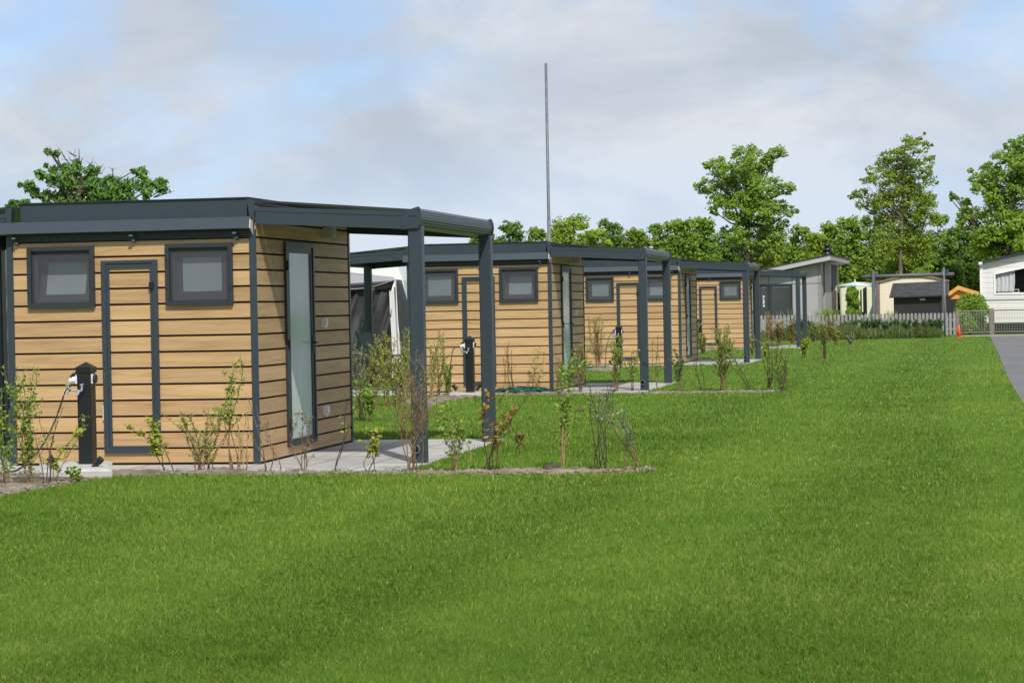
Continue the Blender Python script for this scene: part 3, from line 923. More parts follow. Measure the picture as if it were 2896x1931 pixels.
B, O_, Y, BR, RU, AU, SI, DK = 'leaf_bright', 'leaf_olive', 'leaf_yellow', 'leaf_brown', 'leaf_rust', 'leaf_autumn', 'leaf_silver', 'leaf_dark'
T_, TD, TT = 'stem', 'stem_dark', 'stem_tan'
SHRUBS = [
 # first bed
 (84, 1372, 1030, 'tall leafy green shrub in front of the left corner of the nearest cabin', B, T_, 7, .16, .02, 80, .050, .22, 4, {}),
 (14, 1375, 1075, 'leafy green shrub cut by the left edge of the picture', B, T_, 5, .2, .0, 60, .050, .3, 4, {}),
 (128, 1372, 1150, 'bare thin stems leaning beside the tall leafy shrub at the first bollard', O_, TD, 4, .42, .0, 8, .04, .4, 2, {}),
 (158, 1368, 1172, 'single arching stem of pale leaves in front of the nearest black bollard', Y, T_, 2, .10, .42, 36, .065, .3, 3, {'asp': .55}),
 (205, 1366, 1320, 'low broad leaved seedling in front of the first concrete base', B, T_, 3, .6, .1, 10, .085, .1, 1, {'asp': .6}),
 (491, 1335, 1172, 'shrub with yellow green leaves leaning left across the service door', Y, TD, 3, .25, -.50, 56, .060, .45, 5, {'asp': .55}),
 (571, 1338, 1140, 'wide bushy shrub with many fanned stems below the second window', O_, T_, 13, .75, .05, 55, .034, .3, 5, {}),
 (657, 1338, 1014, 'tall slender shrub with bright leafy top at the corner of the nearest cabin', B, T_, 4, .12, .02, 70, .044, .5, 4, {}),
 (690, 1337, 1150, 'thin wispy shrub of tiny leaves just left of the nearest cabin corner', O_, TT, 5, .22, .05, 18, .026, .35, 3, {}),
 (748, 1336, 1110, 'nearly bare stem leaning left over the first cabin corner trim', O_, 'bark_pale', 2, .1, -.18, 5, .03, .5, 2, {}),
 (769, 1335, 1120, 'bare thin stem standing before the side wall of the nearest cabin', BR, T_, 2, .06, -.06, 8, .03, .6, 5, {}),
 (854, 1335, 1160, 'small shrub with dried brown leaves below the first glazed door', BR, T_, 4, .22, .06, 26, .042, .3, 3, {'asp': .55}),
 (949, 1335, 1092, 'bare leaning stem with few leaves on the first patio', Y, TD, 2, .05, .28, 5, .055, .5, 4, {}),
 (1056, 1338, 1212, 'short shrub with a flat tier of yellow leaves on the first patio', Y, T_, 3, .3, .12, 26, .062, .55, 5, {'tl': .6, 'asp': .6}),
 (1167, 1340, 985, 'tall rust brown feathery shrub in front of the nearest pergola post', RU, T_, 9, .20, .04, 130, .024, .42, 12, {'asp': .35, 'tl': .30}),
 (1279, 1340, 1112, 'slim green shrub beside the foot of the first front pergola post', B, T_, 4, .16, .0, 40, .052, .25, 4, {}),
 (1303, 1338, 1175, 'small fresh green seedling between the first two pergola posts', B, TT, 3, .22, .06, 22, .056, .3, 3, {}),
 (1384, 1335, 1105, 'dark stemmed shrub with orange and yellow leaves by the rear pergola post', AU, TD, 6, .35, .34, 20, .066, .45, 5, {'asp': .5}),
 (1484, 1336, 1196, 'single upright twig with withered brown leaves beside the strip of sand', BR, T_, 1, .03, -.05, 30, .06, .5, 5, {}),
 (1594, 1333, 985, 'tall two stemmed green shrub in the sandy strip right of the first pergola', B, TT, 3, .13, .05, 120, .052, .38, 7, {'rad': .007}),
 (1696, 1330, 1062, 'bare crossing stems with a few silvery tips in the sandy strip', SI, TD, 6, .22, .05, 14, .034, .72, 3, {'rad': .006}),
 (1800, 1335, 1115, 'half withered leaning shrub at the right end of the nearest sandy strip', SI, T_, 5, .30, -.20, 28, .042, .55, 5, {'rad': .006}),
 # second bed
 (1022, 1190, 960, 'olive wispy shrub against the rear corner of the nearest cabin', O_, T_, 8, .22, .0, 60, .034, .3, 5, {}),
 (1042, 1192, 1085, 'low shrub with big green leaves in the sand behind the nearest cabin', B, T_, 4, .3, .04, 34, .080, .3, 3, {'asp': .6}),
 (1062, 1160, 940, 'tall yellow green shrub before the green folding chair', Y, T_, 8, .2, .02, 80, .040, .25, 5, {}),
 (1096, 1150, 935, 'dense fresh green shrub in front of the green folding chair', Y, T_, 9, .22, .02, 90, .046, .2, 5, {}),
 (1128, 1145, 980, 'bushy green shrub between the green chair and the nearest pergola post', O_, T_, 9, .25, .0, 90, .040, .2, 5, {}),
 (1152, 1138, 925, 'tall olive yellow shrub close behind the front pergola post', O_, TT, 8, .14, .0, 110, .036, .2, 5, {}),
 (1218, 1128, 955, 'olive wispy shrub between the two posts of the first pergola', O_, TT, 8, .2, .02, 70, .034, .25, 5, {}),
 (1246, 1122, 930, 'tall thin green shrub left of the second bollard', O_, T_, 7, .16, .0, 60, .044, .3, 4, {}),
 (1266, 1116, 1020, 'bright green leafy shrub at the foot of the second bollard', B, T_, 6, .16, .0, 80, .050, .2, 4, {}),
 (1452, 1110, 958, 'dark arching twigs right of the rear post of the first pergola', BR, TD, 4, .22, -.22, 5, .03, .5, 3, {}),
 (1514, 1110, 975, 'sparse slender shrub with pale leaves behind the coiled green hose', Y, TT, 3, .2, .05, 34, .05, .3, 4, {}),
 (1588, 1110, 1005, 'brownish twiggy shrub at the corner of the second cabin', O_, T_, 9, .22, .04, 70, .034, .3, 5, {}),
 (1640, 1109, 960, 'leafy shrub at the rear of the side wall of the second cabin', O_, T_, 8, .22, .02, 70, .040, .3, 5, {}),
 (1745, 1106, 950, 'green shrub standing in front of the third bollard', B, T_, 7, .22, .06, 80, .050, .35, 5, {}),
 (1784, 1106, 985, 'shrub with yellow leaves at the edge of the second patio', Y, TD, 4, .35, .05, 34, .06, .45, 4, {}),
 (1860, 1105, 940, 'thin climbing shrub against the front post of the second pergola', O_, T_, 3, .1, .0, 40, .042, .35, 5, {}),
 (1921, 1106, 985, 'dark green shrub around the rear post of the second pergola', DK, T_, 6, .25, .0, 60, .045, .45, 5, {}),
 (1984, 1106, 1010, 'bare grey twig standing on the grass behind the second pergola', SI, TD, 3, .35, .0, 6, .03, .6, 4, {}),
 (2044, 1106, 912, 'large leafy shrub in the far sandy strip', O_, T_, 9, .30, .0, 110, .048, .38, 7, {'rad': .007}),
 (2122, 1106, 985, 'arching bare stems leaning left in the far sandy strip', O_, TD, 4, .10, -.55, 14, .04, .6, 4, {'rad': .006}),
 (2172, 1106, 950, 'tall brown stemmed shrub with thin leaves in the far sandy strip', O_, TD, 7, .28, .1, 36, .044, .35, 5, {'rad': .006}),
 (2214, 1106, 965, 'last shrub at the right end of the far sandy strip', O_, TD, 7, .35, .05, 40, .044, .3, 5, {'rad': .006}),
 # third bed and beyond
 (1690, 1042, 882, 'dense yellow brown bamboo like shrub beside the third cabin wall', RU, TT, 16, .16, .0, 120, .040, .15, 5, {'asp': .35}),
 (1968, 1002, 905, 'tall green shrub half hiding the fourth bollard', B, T_, 9, .22, .0, 90, .052, .2, 5, {}),
 (1990, 1000, 940, 'olive bush right of the fourth bollard', O_, T_, 9, .35, .0, 70, .052, .2, 5, {}),
 (2060, 1002, 950, 'sparse brown shrub before the wall of the farthest cabin', O_, T_, 7, .3, .0, 46, .05, .25, 5, {}),
 (2130, 1005, 945, 'green shrub between the posts of the third pergola', O_, T_, 7, .28, .0, 70, .054, .25, 5, {}),
 (2160, 1012, 955, 'yellow leaved sprig beside the rear post of the third pergola', Y, TD, 4, .4, .1, 30, .065, .4, 4, {}),
 (2276, 1012, 952, 'yellow leaved shrub in front of the farthest pergola', Y, TD, 6, .35, .03, 70, .065, .5, 6, {}),
 (2330, 1016, 918, 'tall dark twiggy shrub right of the farthest pergola', O_, TD, 8, .20, .0, 50, .045, .5, 7, {'rad': .006}),
 (2364, 978, 920, 'green and yellow shrub before the picket fence', Y, T_, 8, .4, .0, 70, .065, .25, 6, {}),
 (2402, 976, 945, 'small silvery shrub standing on the lawn near the fence', SI, TD, 6, .35, .0, 40, .055, .4, 4, {}),
 (2176, 972, 880, 'tall straw coloured bush beside the farthest cabin', RU, TT, 16, .2, .0, 100, .055, .15, 6, {'asp': .3}),
 (2205, 972, 905, 'brown green bush under the farthest pergola', RU, T_, 14, .35, .0, 90, .055, .15, 6, {}),
 (2240, 972, 908, 'rust brown bush behind the farthest front post', RU, T_, 14, .35, .0, 90, .055, .15, 6, {}),
 (2300, 968, 905, 'green bush growing against the fence beside the farthest post', O_, T_, 12, .35, .0, 90, .055, .15, 6, {}),
 (2345, 965, 893, 'rust tinted shrub in front of the fence below the chalet corner', RU, T_, 10, .3, .0, 90, .055, .2, 6, {}),
]
for (px, py, top, lab, lf, st, ns, sp, le, nl, sz, sta, tw, kw) in SHRUBS:
    shrub(px, py, top, lab, lf, st, ns, sp, le, nl, sz, sta, tw, **kw)

# hedge shrubs along the picket fence, all of one look
for i, (px, tp) in enumerate([(2262, 902), (2292, 905), (2385, 906), (2415, 903), (2447, 899), (2475, 901), (2505, 905), (2535, 900), (2562, 902), (2598, 901), (2622, 900), (2650, 897)]):
    o = shrub(px, 0, tp, 'dark green hedge plant growing against the grey picket fence', DK, TD, 12, .50, .0, 80, .085, .05, 6, z=95.6)
    o['group'] = 'hedge plants along the picket fence'

# rough tall grass at the foot of the fence
def tall_grass():
    n = 16000
    px = 2150 + NR.random(n) ** .9 * 512
    z = 92.2 + NR.random(n) * 3.0
    x = (px - CX) / F * z
    base = np.stack([x, z, np.zeros(n)], 1)
    h = (.12 + .50 * NR.random(n) ** 1.6) * (.45 + .8 * vnoise(px, z * 8, .045, 3)) * (.6 + .4 * (px < 2640))
    d = np.stack([NR.normal(0, .3, n), NR.normal(0, .3, n), np.ones(n)], 1)
    c = base + d * h[:, None] * .5
    nm = np.stack([NR.normal(0, .5, n), -np.ones(n), NR.normal(0, .3, n)], 1)
    v, f = leaf_quads(c, nm, d, h, np.full(n, .035))
    o = fast('tall_grass', v, f, np.clip(NR.random(n) * .7 + .5 * (vnoise(px, z * 6, .06, 4) - .3), 0, 1), 'rough_grass')
    tag(o, 'rough unmown olive grass along the foot of the picket fence', 'grass', None, 'stuff')
tall_grass()

def tuft(px, z, top, label, mat, spread, n=260, wd=.035):
    b = GD(px, z)
    gp = 866 - .019 * (px - CX) + CAMH * F / z
    H = (gp - top) / F * z
    V, Fc, rn = [], [], []
    for i in range(n):
        a = R.uniform(0, 6.283); tl = R.uniform(.1, 1) * spread; hh = H * R.uniform(.6, 1)
        p = b + Vector((R.gauss(0, .10) * spread * 2, R.gauss(0, .10), 0))
        dr = Vector((math.cos(a) * tl, math.sin(a) * tl, 1))
        q = p + Vector((dr.x * hh * .35, dr.y * hh * .35, hh * .6))
        e = p + Vector((dr.x * hh, dr.y * hh, hh * (1 - .25 * tl)))
        s2 = Vector((wd / 2, R.uniform(-.01, .01), 0))
        k = len(V)
        V += [p - s2, p + s2, q + s2, q - s2, e + s2 * .2, e - s2 * .2]
        Fc += [(k, k + 1, k + 2, k + 3), (k + 3, k + 2, k + 4, k + 5)]
        r = R.random(); rn += [r, r]
    o = fast('ornamental_grass', np.array([tuple(v) for v in V]), np.array(Fc), np.array(rn), mat)
    tag(o, label, 'ornamental grass')
tuft(2344, 99.5, 868, 'big green clump of ornamental grass below the chalet corner', 'leaf_bright', .55, 420)
tuft(2240, 99.0, 868, 'pale clump of arching grass below the chalet window', 'leaf_silver', .7, 90)
tuft(2522, 98.5, 868, 'thin wild grass stalks rising above the fence before the cream home', 'leaf_olive', .45, 90, .022)
tuft(2612, 98.5, 880, 'wild grass stalks rising above the fence before the black shed', 'leaf_olive', .5, 90, .022)

# clods of earth at the edge of the bed
for (px, py, r, lab) in ((1561, 1333, .062, 'dark clod of earth lying at the edge of the nearest sandy strip'), (1640, 1166, .05, 'small brown clod lying on the lawn behind the two stemmed shrub')):
    b = G(px, py)
    m = MB(); n1, n2 = 9, 6
    for i in range(n2 + 1):
        for j in range(n1):
            a, e = 2 * math.pi * j / n1, math.pi * (i / n2 - .5)
            q = r * R.uniform(.82, 1.15)
            m.v.append((b.x + q * 1.3 * math.cos(e) * math.cos(a), b.y + q * math.cos(e) * math.sin(a), r * .55 + q * .75 * math.sin(e)))
    for i in range(n2):
        for j in range(n1):
            m.face([i * n1 + j, i * n1 + (j + 1) % n1, (i + 1) * n1 + (j + 1) % n1, (i + 1) * n1 + j])
    tag(m.build('earth_clod', 'bark'), lab, 'clod')

# ------------------------------------------------------------------ utility bollards
def bollard(px, z, h0, label, plug, group):
    b = GD(px, z, h0)
    t = empty('utility_bollard', b, -TH)
    tag(t, label, 'utility bollard', group)
    w = .072
    MB().prism([(-w + .008, -w, 0), (w - .008, -w, 0), (w, -w + .008, 0), (w, w - .008, 0), (w - .008, w, 0), (-w + .008, w, 0), (-w, w - .008, 0), (-w, -w + .008, 0)], (0, 0, .94)).build('column', 'black', t)
    m = MB(); q = w + .009
    m.box(-q, q, -q, q, .915, .965)
    k = len(m.v)
    m.v += [(-q, -q, .965), (q, -q, .965), (q, q, .965), (-q, q, .965), (0, 0, 1.018)]
    for i in range(4):
        m.face([k + i, k + (i + 1) % 4, k + 4])
    m.build('cap', 'black', t)
    # socket on the right with its flap
    s = MB().box(w, w + .022, -.055, .045, .805, .895).build('socket', 'white', t)
    MB().prism([(w + .022, -.03 + .045 * math.cos(a), .85 + .045 * math.sin(a)) for a in [i * math.pi / 6 for i in range(12)]], (.022, 0, 0)).build('flap', 'navy', s)
    s = MB().box(-w - .022, -w, -.055, .045, .805, .895).build('socket', 'white', t)
    if plug:
        p = MB().tube([(-w - .02, -.01, .845), (-w - .06, -.012, .836), (-w - .062, -.012, .836), (-w - .095, -.014, .826)], [.036, .036, .030, .026], 12)
        p.build('plug', 'blue' if plug == 'blue' else 'white', s)
        MB().tube([(-w - .02, -.01, .895), (-w - .05, -.012, .893), (-w - .085, -.014, .872)], [.018, .02, .012], 8).build('flap', 'black', s)
    # double tap
    for k, (tx, s) in enumerate(((-.005, 1), (-.125, -1))):
        tp = MB()
        y = -w - .05
        tp.tube([(tx, -w, .735) if k == 0 else (-.005, y, .735), (tx, y, .735)], .011, 8)
        tp.tube([(tx, y, .742), (tx - .012, y - .035, .735), (tx - .02, y - .05, .70)], [.016, .014, .013], 8)
        tp.tube([(tx, y, .735), (tx + (-.02 if k else .008), y, .79)], [.014, .008], 8)
        hx = tx + (-.022 if k else .008)
        tp.tube([(hx - .022, y, .793), (hx + .022, y, .80)], .006, 6)
        tp.build('tap', 'chrome', t)
    return t

BG = 'black utility bollards before the cabins'
bollard(249, 23.2, .09, 'black utility bollard nearest the camera with chrome taps and white plug', 'white', BG)
bollard(1331, 41.6, .05, 'black utility bollard before the second cabin, seen between two pergola posts', 'white', BG)
bollard(1752, 59.2, .03, 'black utility bollard with blue plug before the third cabin', 'blue', BG)
bollard(1980, 78.2, .02, 'black utility bollard half hidden by a green shrub before the farthest cabin', None, BG)

def cable(pts, label, r=.009):
    # smooth through points
    P = [Vector(p) for p in pts]
    out = []
    for i in range(len(P) - 1):
        a, b, c, d = P[max(i - 1, 0)], P[i], P[i + 1], P[min(i + 2, len(P) - 1)]
        for k in range(6):
            t = k / 6
            out.append(.5 * ((2 * b) + (c - a) * t + (2 * a - 5 * b + 4 * c - d) * t * t + (3 * b - a - 3 * c + d) * t ** 3))
    out.append(P[-1])
    tag(MB().tube(out, r, 6).build('power_cable', 'black', None, True), label, 'cable')
cable([D(201, 1088, 23.18), D(183, 1112, 23.16), D(160, 1178, 23.1), D(128, 1246, 23.0), D(95, 1290, 22.95), D(50, 1328, 22.9), Vector((*G(20, 1342).xy, .03)), Vector((*G(-60, 1350).xy, .03))], 'black power cable hanging from the nearest bollard down to the paving')
cable([D(1290, 980, 41.5), D(1280, 992, 41.4), D(1276, 1020, 41.3), D(1270, 1060, 41.2), Vector((*G(1262, 1108).xy, .03))], 'black power cable hanging from the second bollard')
cable([D(1732, 941, 59.1), D(1724, 950, 59.0), D(1717, 975, 58.9), D(1713, 1010, 58.8), Vector((*G(1712, 1044).xy, .02))], 'black power cable hanging from the blue plug of the third bollard')

def conc_base(pxs, z0, z1, h, label):
    a, b = GD(pxs[0], z0), GD(pxs[1], z0)
    c, d = GD(pxs[1], z1), GD(pxs[0], z1)
    ins = .05
    m = MB()
    lo = [a, b, c, d]
    top = [Vector((p.x + (ins if i in (0, 3) else -ins), p.y + (ins if i < 2 else -ins), h)) for i, p in enumerate(lo)]
    mid = [Vector((p.x, p.y, h * .75)) for p in lo]
    m.hexa([tuple(Vector((p.x, p.y, -.02))) for p in lo] + [tuple(p) for p in mid])
    k = len(m.v)
    m.v += [tuple(p + Vector((0, 0, .001))) for p in mid] + [tuple(p) for p in top]
    for q in ((4, 5, 6, 7), (0, 1, 5, 4), (1, 2, 6, 5), (2, 3, 7, 6), (3, 0, 4, 7)):
        m.face([k + i for i in q])
    tag(m.build('concrete_base', 'concrete'), label, 'concrete base', 'concrete bases under the bollards')
conc_base((112, 318), 22.35, 23.7, .095, 'pale concrete base under the nearest black bollard')
conc_base((1272, 1384), 41.0, 42.1, .06, 'pale concrete base under the second bollard')
conc_base((1722, 1790), 58.6, 59.9, .03, 'pale concrete base under the third bollard')

def pipe(p0, p1, label, r=.034):
    p0, p1 = Vector(p0), Vector(p1)
    t = empty('pipe_stub', p0); tag(t, label, 'pipe', 'black pipe ends by the bollards')
    d = p1 - p0
    MB().tube([Vector((0, 0, 0)), d * .75], r * .78, 14).build('pipe', 'black', t, False)
    m = MB().tube([d * .66, d * .72, d], [r * .95, r, r], 14)
    m.build('cap', 'black', t)
pipe(D(163, 1326, 22.75), D(139, 1292, 22.72), 'black capped pipe end left of the nearest bollard, pointing left')
pipe(D(261, 1326, 22.75), D(287, 1296, 22.72), 'black capped pipe end right of the nearest bollard, pointing right')
pipe(D(1291, 1103, 41.2), D(1281, 1088, 41.2), 'black pipe end left of the second bollard')
pipe(D(1347, 1104, 41.2), D(1361, 1086, 41.2), 'black pipe end right of the second bollard beside a pergola post')
pipe(D(1729, 1030, 58.9), D(1723, 1020, 58.9), 'black pipe end left of the third bollard')

# small meter plate beside the service door of the nearest cabin is a fitting of the cabin
m = MB().box(-1.69, -1.655, -.02, 0, .47, .63)
m.build('meter_plate', 'offwhite', cabins[0])

# coiled hose
m = MB()
hb = GD(1475, 42.25)
pts = []
for i in range(95):
    a = i * .42
    rr_ = .40 + .05 * math.sin(i * 1.7) + .04 * math.sin(i * .13)
    pts.append(hb + Vector((math.cos(a) * rr_ * 1.05, math.sin(a) * rr_ * .6 - .1, .03 + .09 * (i / 150) + .025 * math.sin(i * 2.3) + .02 * math.sin(a))))
m.tube(pts, .012, 6)
tag(m.build('garden_hose', 'hose', None, True), 'coiled green garden hose lying before the second cabin', 'garden hose')

# galvanised pole behind the second cabin
pb = GD(1560, 56.0)
t = empty('metal_pole', pb); tag(t, 'tall thin galvanised metal pole rising behind the second cabin', 'pole')
hz = 866 - .019 * (1550 - CX)
top = (hz - 182) / F * 56 + CAMH
st = (hz - 622) / F * 56 + CAMH
MB().tube([(0, 0, 0), (0, 0, st)], .046, 14).build('base_tube', 'steel', t, True)
MB().tube([(0, 0, st - .02), (0, 0, st + .01), (0, 0, top)], [.046, .038, .033], 14).build('mast', 'steel', t, True)

# ------------------------------------------------------------------ tent, caravan and chairs behind the first cabin
def sheet(fn, nu, nv, name, mat, parent=None, thick=.012, smooth=True):
    m = MB()
    for j in range(nv + 1):
        for i in range(nu + 1):
            m.v.append(tuple(fn(i / nu, j / nv)))
    for j in range(nv):
        for i in range(nu):
            k = j * (nu + 1) + i
            m.face([k, k + 1, k + nu + 2, k + nu + 1])
    o = m.build(name, mat, parent, smooth)
    if thick:
        md = o.modifiers.new('thickness', 'SOLIDIFY'); md.thickness = thick
    return o

def bil(p00, p10, p11, p01):
    p = [Vector(q) for q in (p00, p10, p11, p01)]
    return lambda u, v: (p[0] * (1 - u) + p[1] * u) * (1 - v) + (p[3] * (1 - u) + p[2] * u) * v

cvn = empty('caravan', GD(1000, 60)); tag(cvn, 'white caravan standing behind the dark awning tent', 'caravan')
cb = GD(1000, 60)
A = GD(880, 60) - cb; Bc = GD(1150, 60) - cb
m = MB(); hh = 2.72
prof = [(A.x, .45), (Bc.x - .1, .45), (Bc.x, .6), (Bc.x + .02, 1.8), (Bc.x - .05, 2.3), (Bc.x - .2, hh), (A.x + .2, hh), (A.x, 2.4)]
m.prism([(x, 0, z) for (x, z) in prof], (0, 6.0, 0))
m.build('body', 'caravan_white', cvn)
MB().box(A.x + .3, Bc.x - .4, -.012, 0, 1.25, 1.85).build('window', 'chalet_glass', cvn)
for s in (1.6, 2.3):
    MB().tube([(A.x + s, .2, .32), (A.x + s, .4, .32)], .32, 20).build('wheel', 'black', cvn)

TZ = 52.0
tn = empty('awning_tent', GD(1060, TZ)); tag(tn, 'dark grey awning tent with clear panels and pale stripes behind the nearest cabin', 'tent')
tb = GD(1060, TZ)
def TP(px, py, z): return D(px, py, z) - tb
rc = random.Random(3)
def wrinkle(u, v, a): return a * (math.sin(u * 29 - v * 16) * .5 + math.sin(u * 47 - v * 23) * .3 + math.sin(u * 11 + v * 3) * .4)
f1 = bil(TP(930, 1090, TZ), TP(1110, 1090, TZ), TP(1106, 812, TZ), TP(930, 820, TZ))
sheet(lambda u, v: f1(u, v) + Vector((0, wrinkle(u, v, .09), 0)), 40, 30, 'panel', 'tent_dark', tn)
f2 = bil(TP(1108, 1090, TZ - .05), TP(1134, 1070, TZ), TP(1121, 812, TZ), TP(1104, 811, TZ - .05))
sheet(lambda u, v: f2(u, v) + Vector((.02 * math.sin(v * 5), .02 * math.sin(u * 9), 0)), 6, 20, 'stripe', 'tent_light', tn)
f3 = bil(TP(1132, 1090, TZ), TP(1215, 1090, TZ + 1.5), TP(1136, 792, TZ + .6), TP(1118, 790, TZ))
sheet(lambda u, v: f3(u, v) + Vector((0, .03 * math.sin(u * 12 + v * 4), 0)), 10, 20, 'panel', 'tent_dark', tn)
f4 = bil(TP(930, 812, TZ - .1), TP(1118, 790, TZ - .1), TP(1112, 784, TZ + 2.2), TP(930, 764, TZ + 2.2))
sheet(lambda u, v: f4(u, v) + Vector((0, 0, (-.11 * math.sin(math.pi * u) if v < .5 else 0) * (1 - v))), 20, 6, 'roof', 'tent_grey', tn)
f5 = bil(TP(930, 830, TZ - .06), TP(1106, 820, TZ - .06), TP(1116, 793, TZ - .06), TP(930, 806, TZ - .06))
sheet(lambda u, v: f5(u, v), 12, 4, 'valance', 'black', tn)
MB().tube([TP(1118, 788, TZ - .12), TP(1124, 900, TZ - .14), TP(1133, 1080, TZ - .16)], .014, 6).build('piping', 'tent_light', tn)
# dark awning behind the left end of the nearest cabin
t2 = empty('awning_tent', GD(-40, 34)); tag(t2, 'dark awning seen at the left edge behind the nearest cabin', 'tent')
tb2 = GD(-40, 34)
f6 = bil(D(-260, 1230, 34) - tb2, D(60, 1230, 34) - tb2, D(60, 690, 34.6) - tb2, D(-260, 690, 34.6) - tb2)
sheet(lambda u, v: f6(u, v) + Vector((0, wrinkle(u, v, .07), 0)), 24, 20, 'panel', 'tent_dark', t2)
sheet(lambda u, v: bil(D(-260, 690, 34.6) - tb2, D(60, 690, 34.6) - tb2, D(60, 690, 37) - tb2, D(-260, 690, 37) - tb2)(u, v), 4, 4, 'roof', 'tent_dark', t2)

def garden_chair(base, rz, label, fr, cloth, name='garden_chair', recl=.32):
    t = empty(name, base, rz); tag(t, label, 'garden chair', 'garden chairs behind the cabins')
    w = .29
    def bk(u): return Vector((0, .22 + recl * u, .42 + .72 * u))
    m = MB()
    for s in (-w, w):
        m.tube([bk(-.1) + Vector((s, 0, 0)), bk(1) + Vector((s * .8, 0, 0))], .016, 8)
        m.tube([Vector((s, -.28, .44)), Vector((s, .24, .40))], .016, 8)
    m.build('frame', fr, t)
    for s in (-1, 1):
        MB().tube([(s * w, -.32, 0), (s * w * 1.02, .10, .52), (s * w, .16, .62)], .016, 8).build('leg', fr, t)
        MB().tube([(s * w, .42, 0), (s * w * 1.02, .0, .46), (s * w, -.20, .62)], .016, 8).build('leg', fr, t)
        MB().box(s * w - .03 if s > 0 else s * w - .03, s * w + .03, -.30, .26, .62, .65).build('armrest', fr, t)
    MB().hexa([(-w + .02, -.28, .44), (w - .02, -.28, .44), (w - .02, .22, .40), (-w + .02, .22, .40), (-w + .02, -.28, .465), (w - .02, -.28, .465), (w - .02, .22, .425), (-w + .02, .22, .425)]).build('seat', cloth, t)
    p = [bk(0), bk(.95)]
    MB().hexa([tuple(p[0] + Vector((-w + .02, -.012, 0))), tuple(p[0] + Vector((w - .02, -.012, 0))), tuple(p[0] + Vector((w - .02, .012, 0))), tuple(p[0] + Vector((-w + .02, .012, 0))),
               tuple(p[1] + Vector((-w * .75, -.012, 0))), tuple(p[1] + Vector((w * .75, -.012, 0))), tuple(p[1] + Vector((w * .75, .012, 0))), tuple(p[1] + Vector((-w * .75, .012, 0)))]).build('backrest', cloth, t)
    hd = [bk(.95) + Vector((math.cos(a) * .13, -.02, .10 + math.sin(a) * .15)) for a in [math.pi * i / 8 for i in range(-1, 10)]]
    MB().tube(hd, .018, 8).build('headrest', fr, t)
    return t
garden_chair(GD(1090, 46.3), 1.0, 'green folding garden chair with looped headrest, seen through shrubs behind the nearest cabin', 'chair_green', 'chair_green')
garden_chair(GD(1150, 47.2), -1.9, 'green framed reclining chair with khaki cloth beside the awning tent', 'chair_green', 'khaki', recl=.55)
garden_chair(GD(2, 29.0), .6, 'black garden chair with pale armrest at the left edge of the picture', 'steel', 'black')
tt = empty('camping_table', GD(1018, 47.0)); tag(tt, 'small pale camping table beside the green folding chair', 'table')
MB().box(-.38, .38, -.3, .3, .68, .71).build('table_top', 'offwhite', tt)
for sx in (-.34, .34):
    for sy in (-.26, .26):
        MB().tube([(sx, sy, 0), (sx * .9, sy * .9, .68)], .014, 8).build('leg', 'chair_green', tt)

# ------------------------------------------------------------------ far end: chalet, homes, shed, fences
def H(py, px, z):                       # height above the ground of a pixel at a distance
    return CAMH + (866 - .019 * (px - CX) - py) / F * z
def XA(px, z):
    return (px - CX) / F * z

# grey chalet
cz = 103.0
cb = GD(2352, cz); ya = -math.radians(12)
ch = empty('chalet', cb, ya); tag(ch, 'modern grey chalet with rising roof behind the picket fence', 'chalet')
k = cz / F
ew = (2352 - 2322) * k                   # overhang
zt = H(722, 2352, cz)
slope = (757 - 722 + .019 * 204) / 204
Wc, Lc = 8.2, 13.0
roofz = lambda x: zt + x * slope          # x <= 0 to the left
m = MB().prism([(-Wc, .5, 0), (-ew, .5, 0), (-ew, .5, roofz(-ew) - .25), (-Wc, .5, roofz(-Wc) - .25)], (0, .15, 0))
m.build('wall', 'chalet_grey', ch)
m = MB()
for px in (2174, 2240):
    x = (px - 2352) * k
    m.box(x - .012, x + .012, .485, .5, 0, roofz(x) - .25)
m.box(-Wc, -ew, .487, .497, H(802, 2300, cz), H(802, 2300, cz) + .02)
m.build('panel_joint', 'chalet_dark', ch)
for (a, b) in ((0, .12),):
    fas = MB().prism([(-Wc, 0, roofz(-Wc) - .21), (0, 0, zt - .21), (0, 0, zt), (-Wc, 0, roofz(-Wc))], (0, .05, 0))
    fas.prism([(0.0, .05, zt - .21), (0.0, .05, zt), (0.0, Lc, zt), (0.0, Lc, zt - .21)], (-.05, 0, 0))
    rf = MB().prism([(-Wc, .05, roofz(-Wc) - .20), (-.05, .05, zt - .20), (-.05, .05, zt - .02), (-Wc, .05, roofz(-Wc) - .02)], (0, Lc, 0))
    rf.prism([(-Wc, -.03, roofz(-Wc) + .002), (.03, -.03, zt + .002), (.03, -.03, zt + .045), (-Wc, -.03, roofz(-Wc) + .045)], (0, Lc + .05, 0), 1)
    ro = rf.build('roof', ['chalet_grey', 'felt'], ch)
    fas.build('fascia', 'chalet_trim', ro)
chm = MB().tube([(-.45, 4.2, zt - .1), (-.45, 4.2, zt + .28)], .16, 14); chm.tube([(-.45, 4.2, zt + .28), (-.45, 4.2, zt + .32), (-.45, 4.2, zt + .42)], [.21, .22, .17], 14)
chm.tube([(-.45, 4.2, zt + .42), (-.45, 4.2, zt + .60)], [.12, .15], 14)
chm.build('chimney', 'black', ro, True)
zs = zt - .26
segs = [(.5, 1.7, 'chalet_beige', 0), (1.7, 4.2, 'chalet_dark', -.5), (4.2, 8.2, 'chalet_grey', -.1), (8.2, 10.5, 'chalet_dark', -.05), (10.5, 11.6, 'chalet_beige', 0)]
for (a, b, mt, dx) in segs:
    MB().box(-ew - .15 + dx, -ew + dx + .002, a, b, 0, zs).build('wall', mt, ch)
MB().box(-Wc, -ew - .6, 11.3, 11.5, 0, 2.4).build('wall', 'chalet_grey', ch)
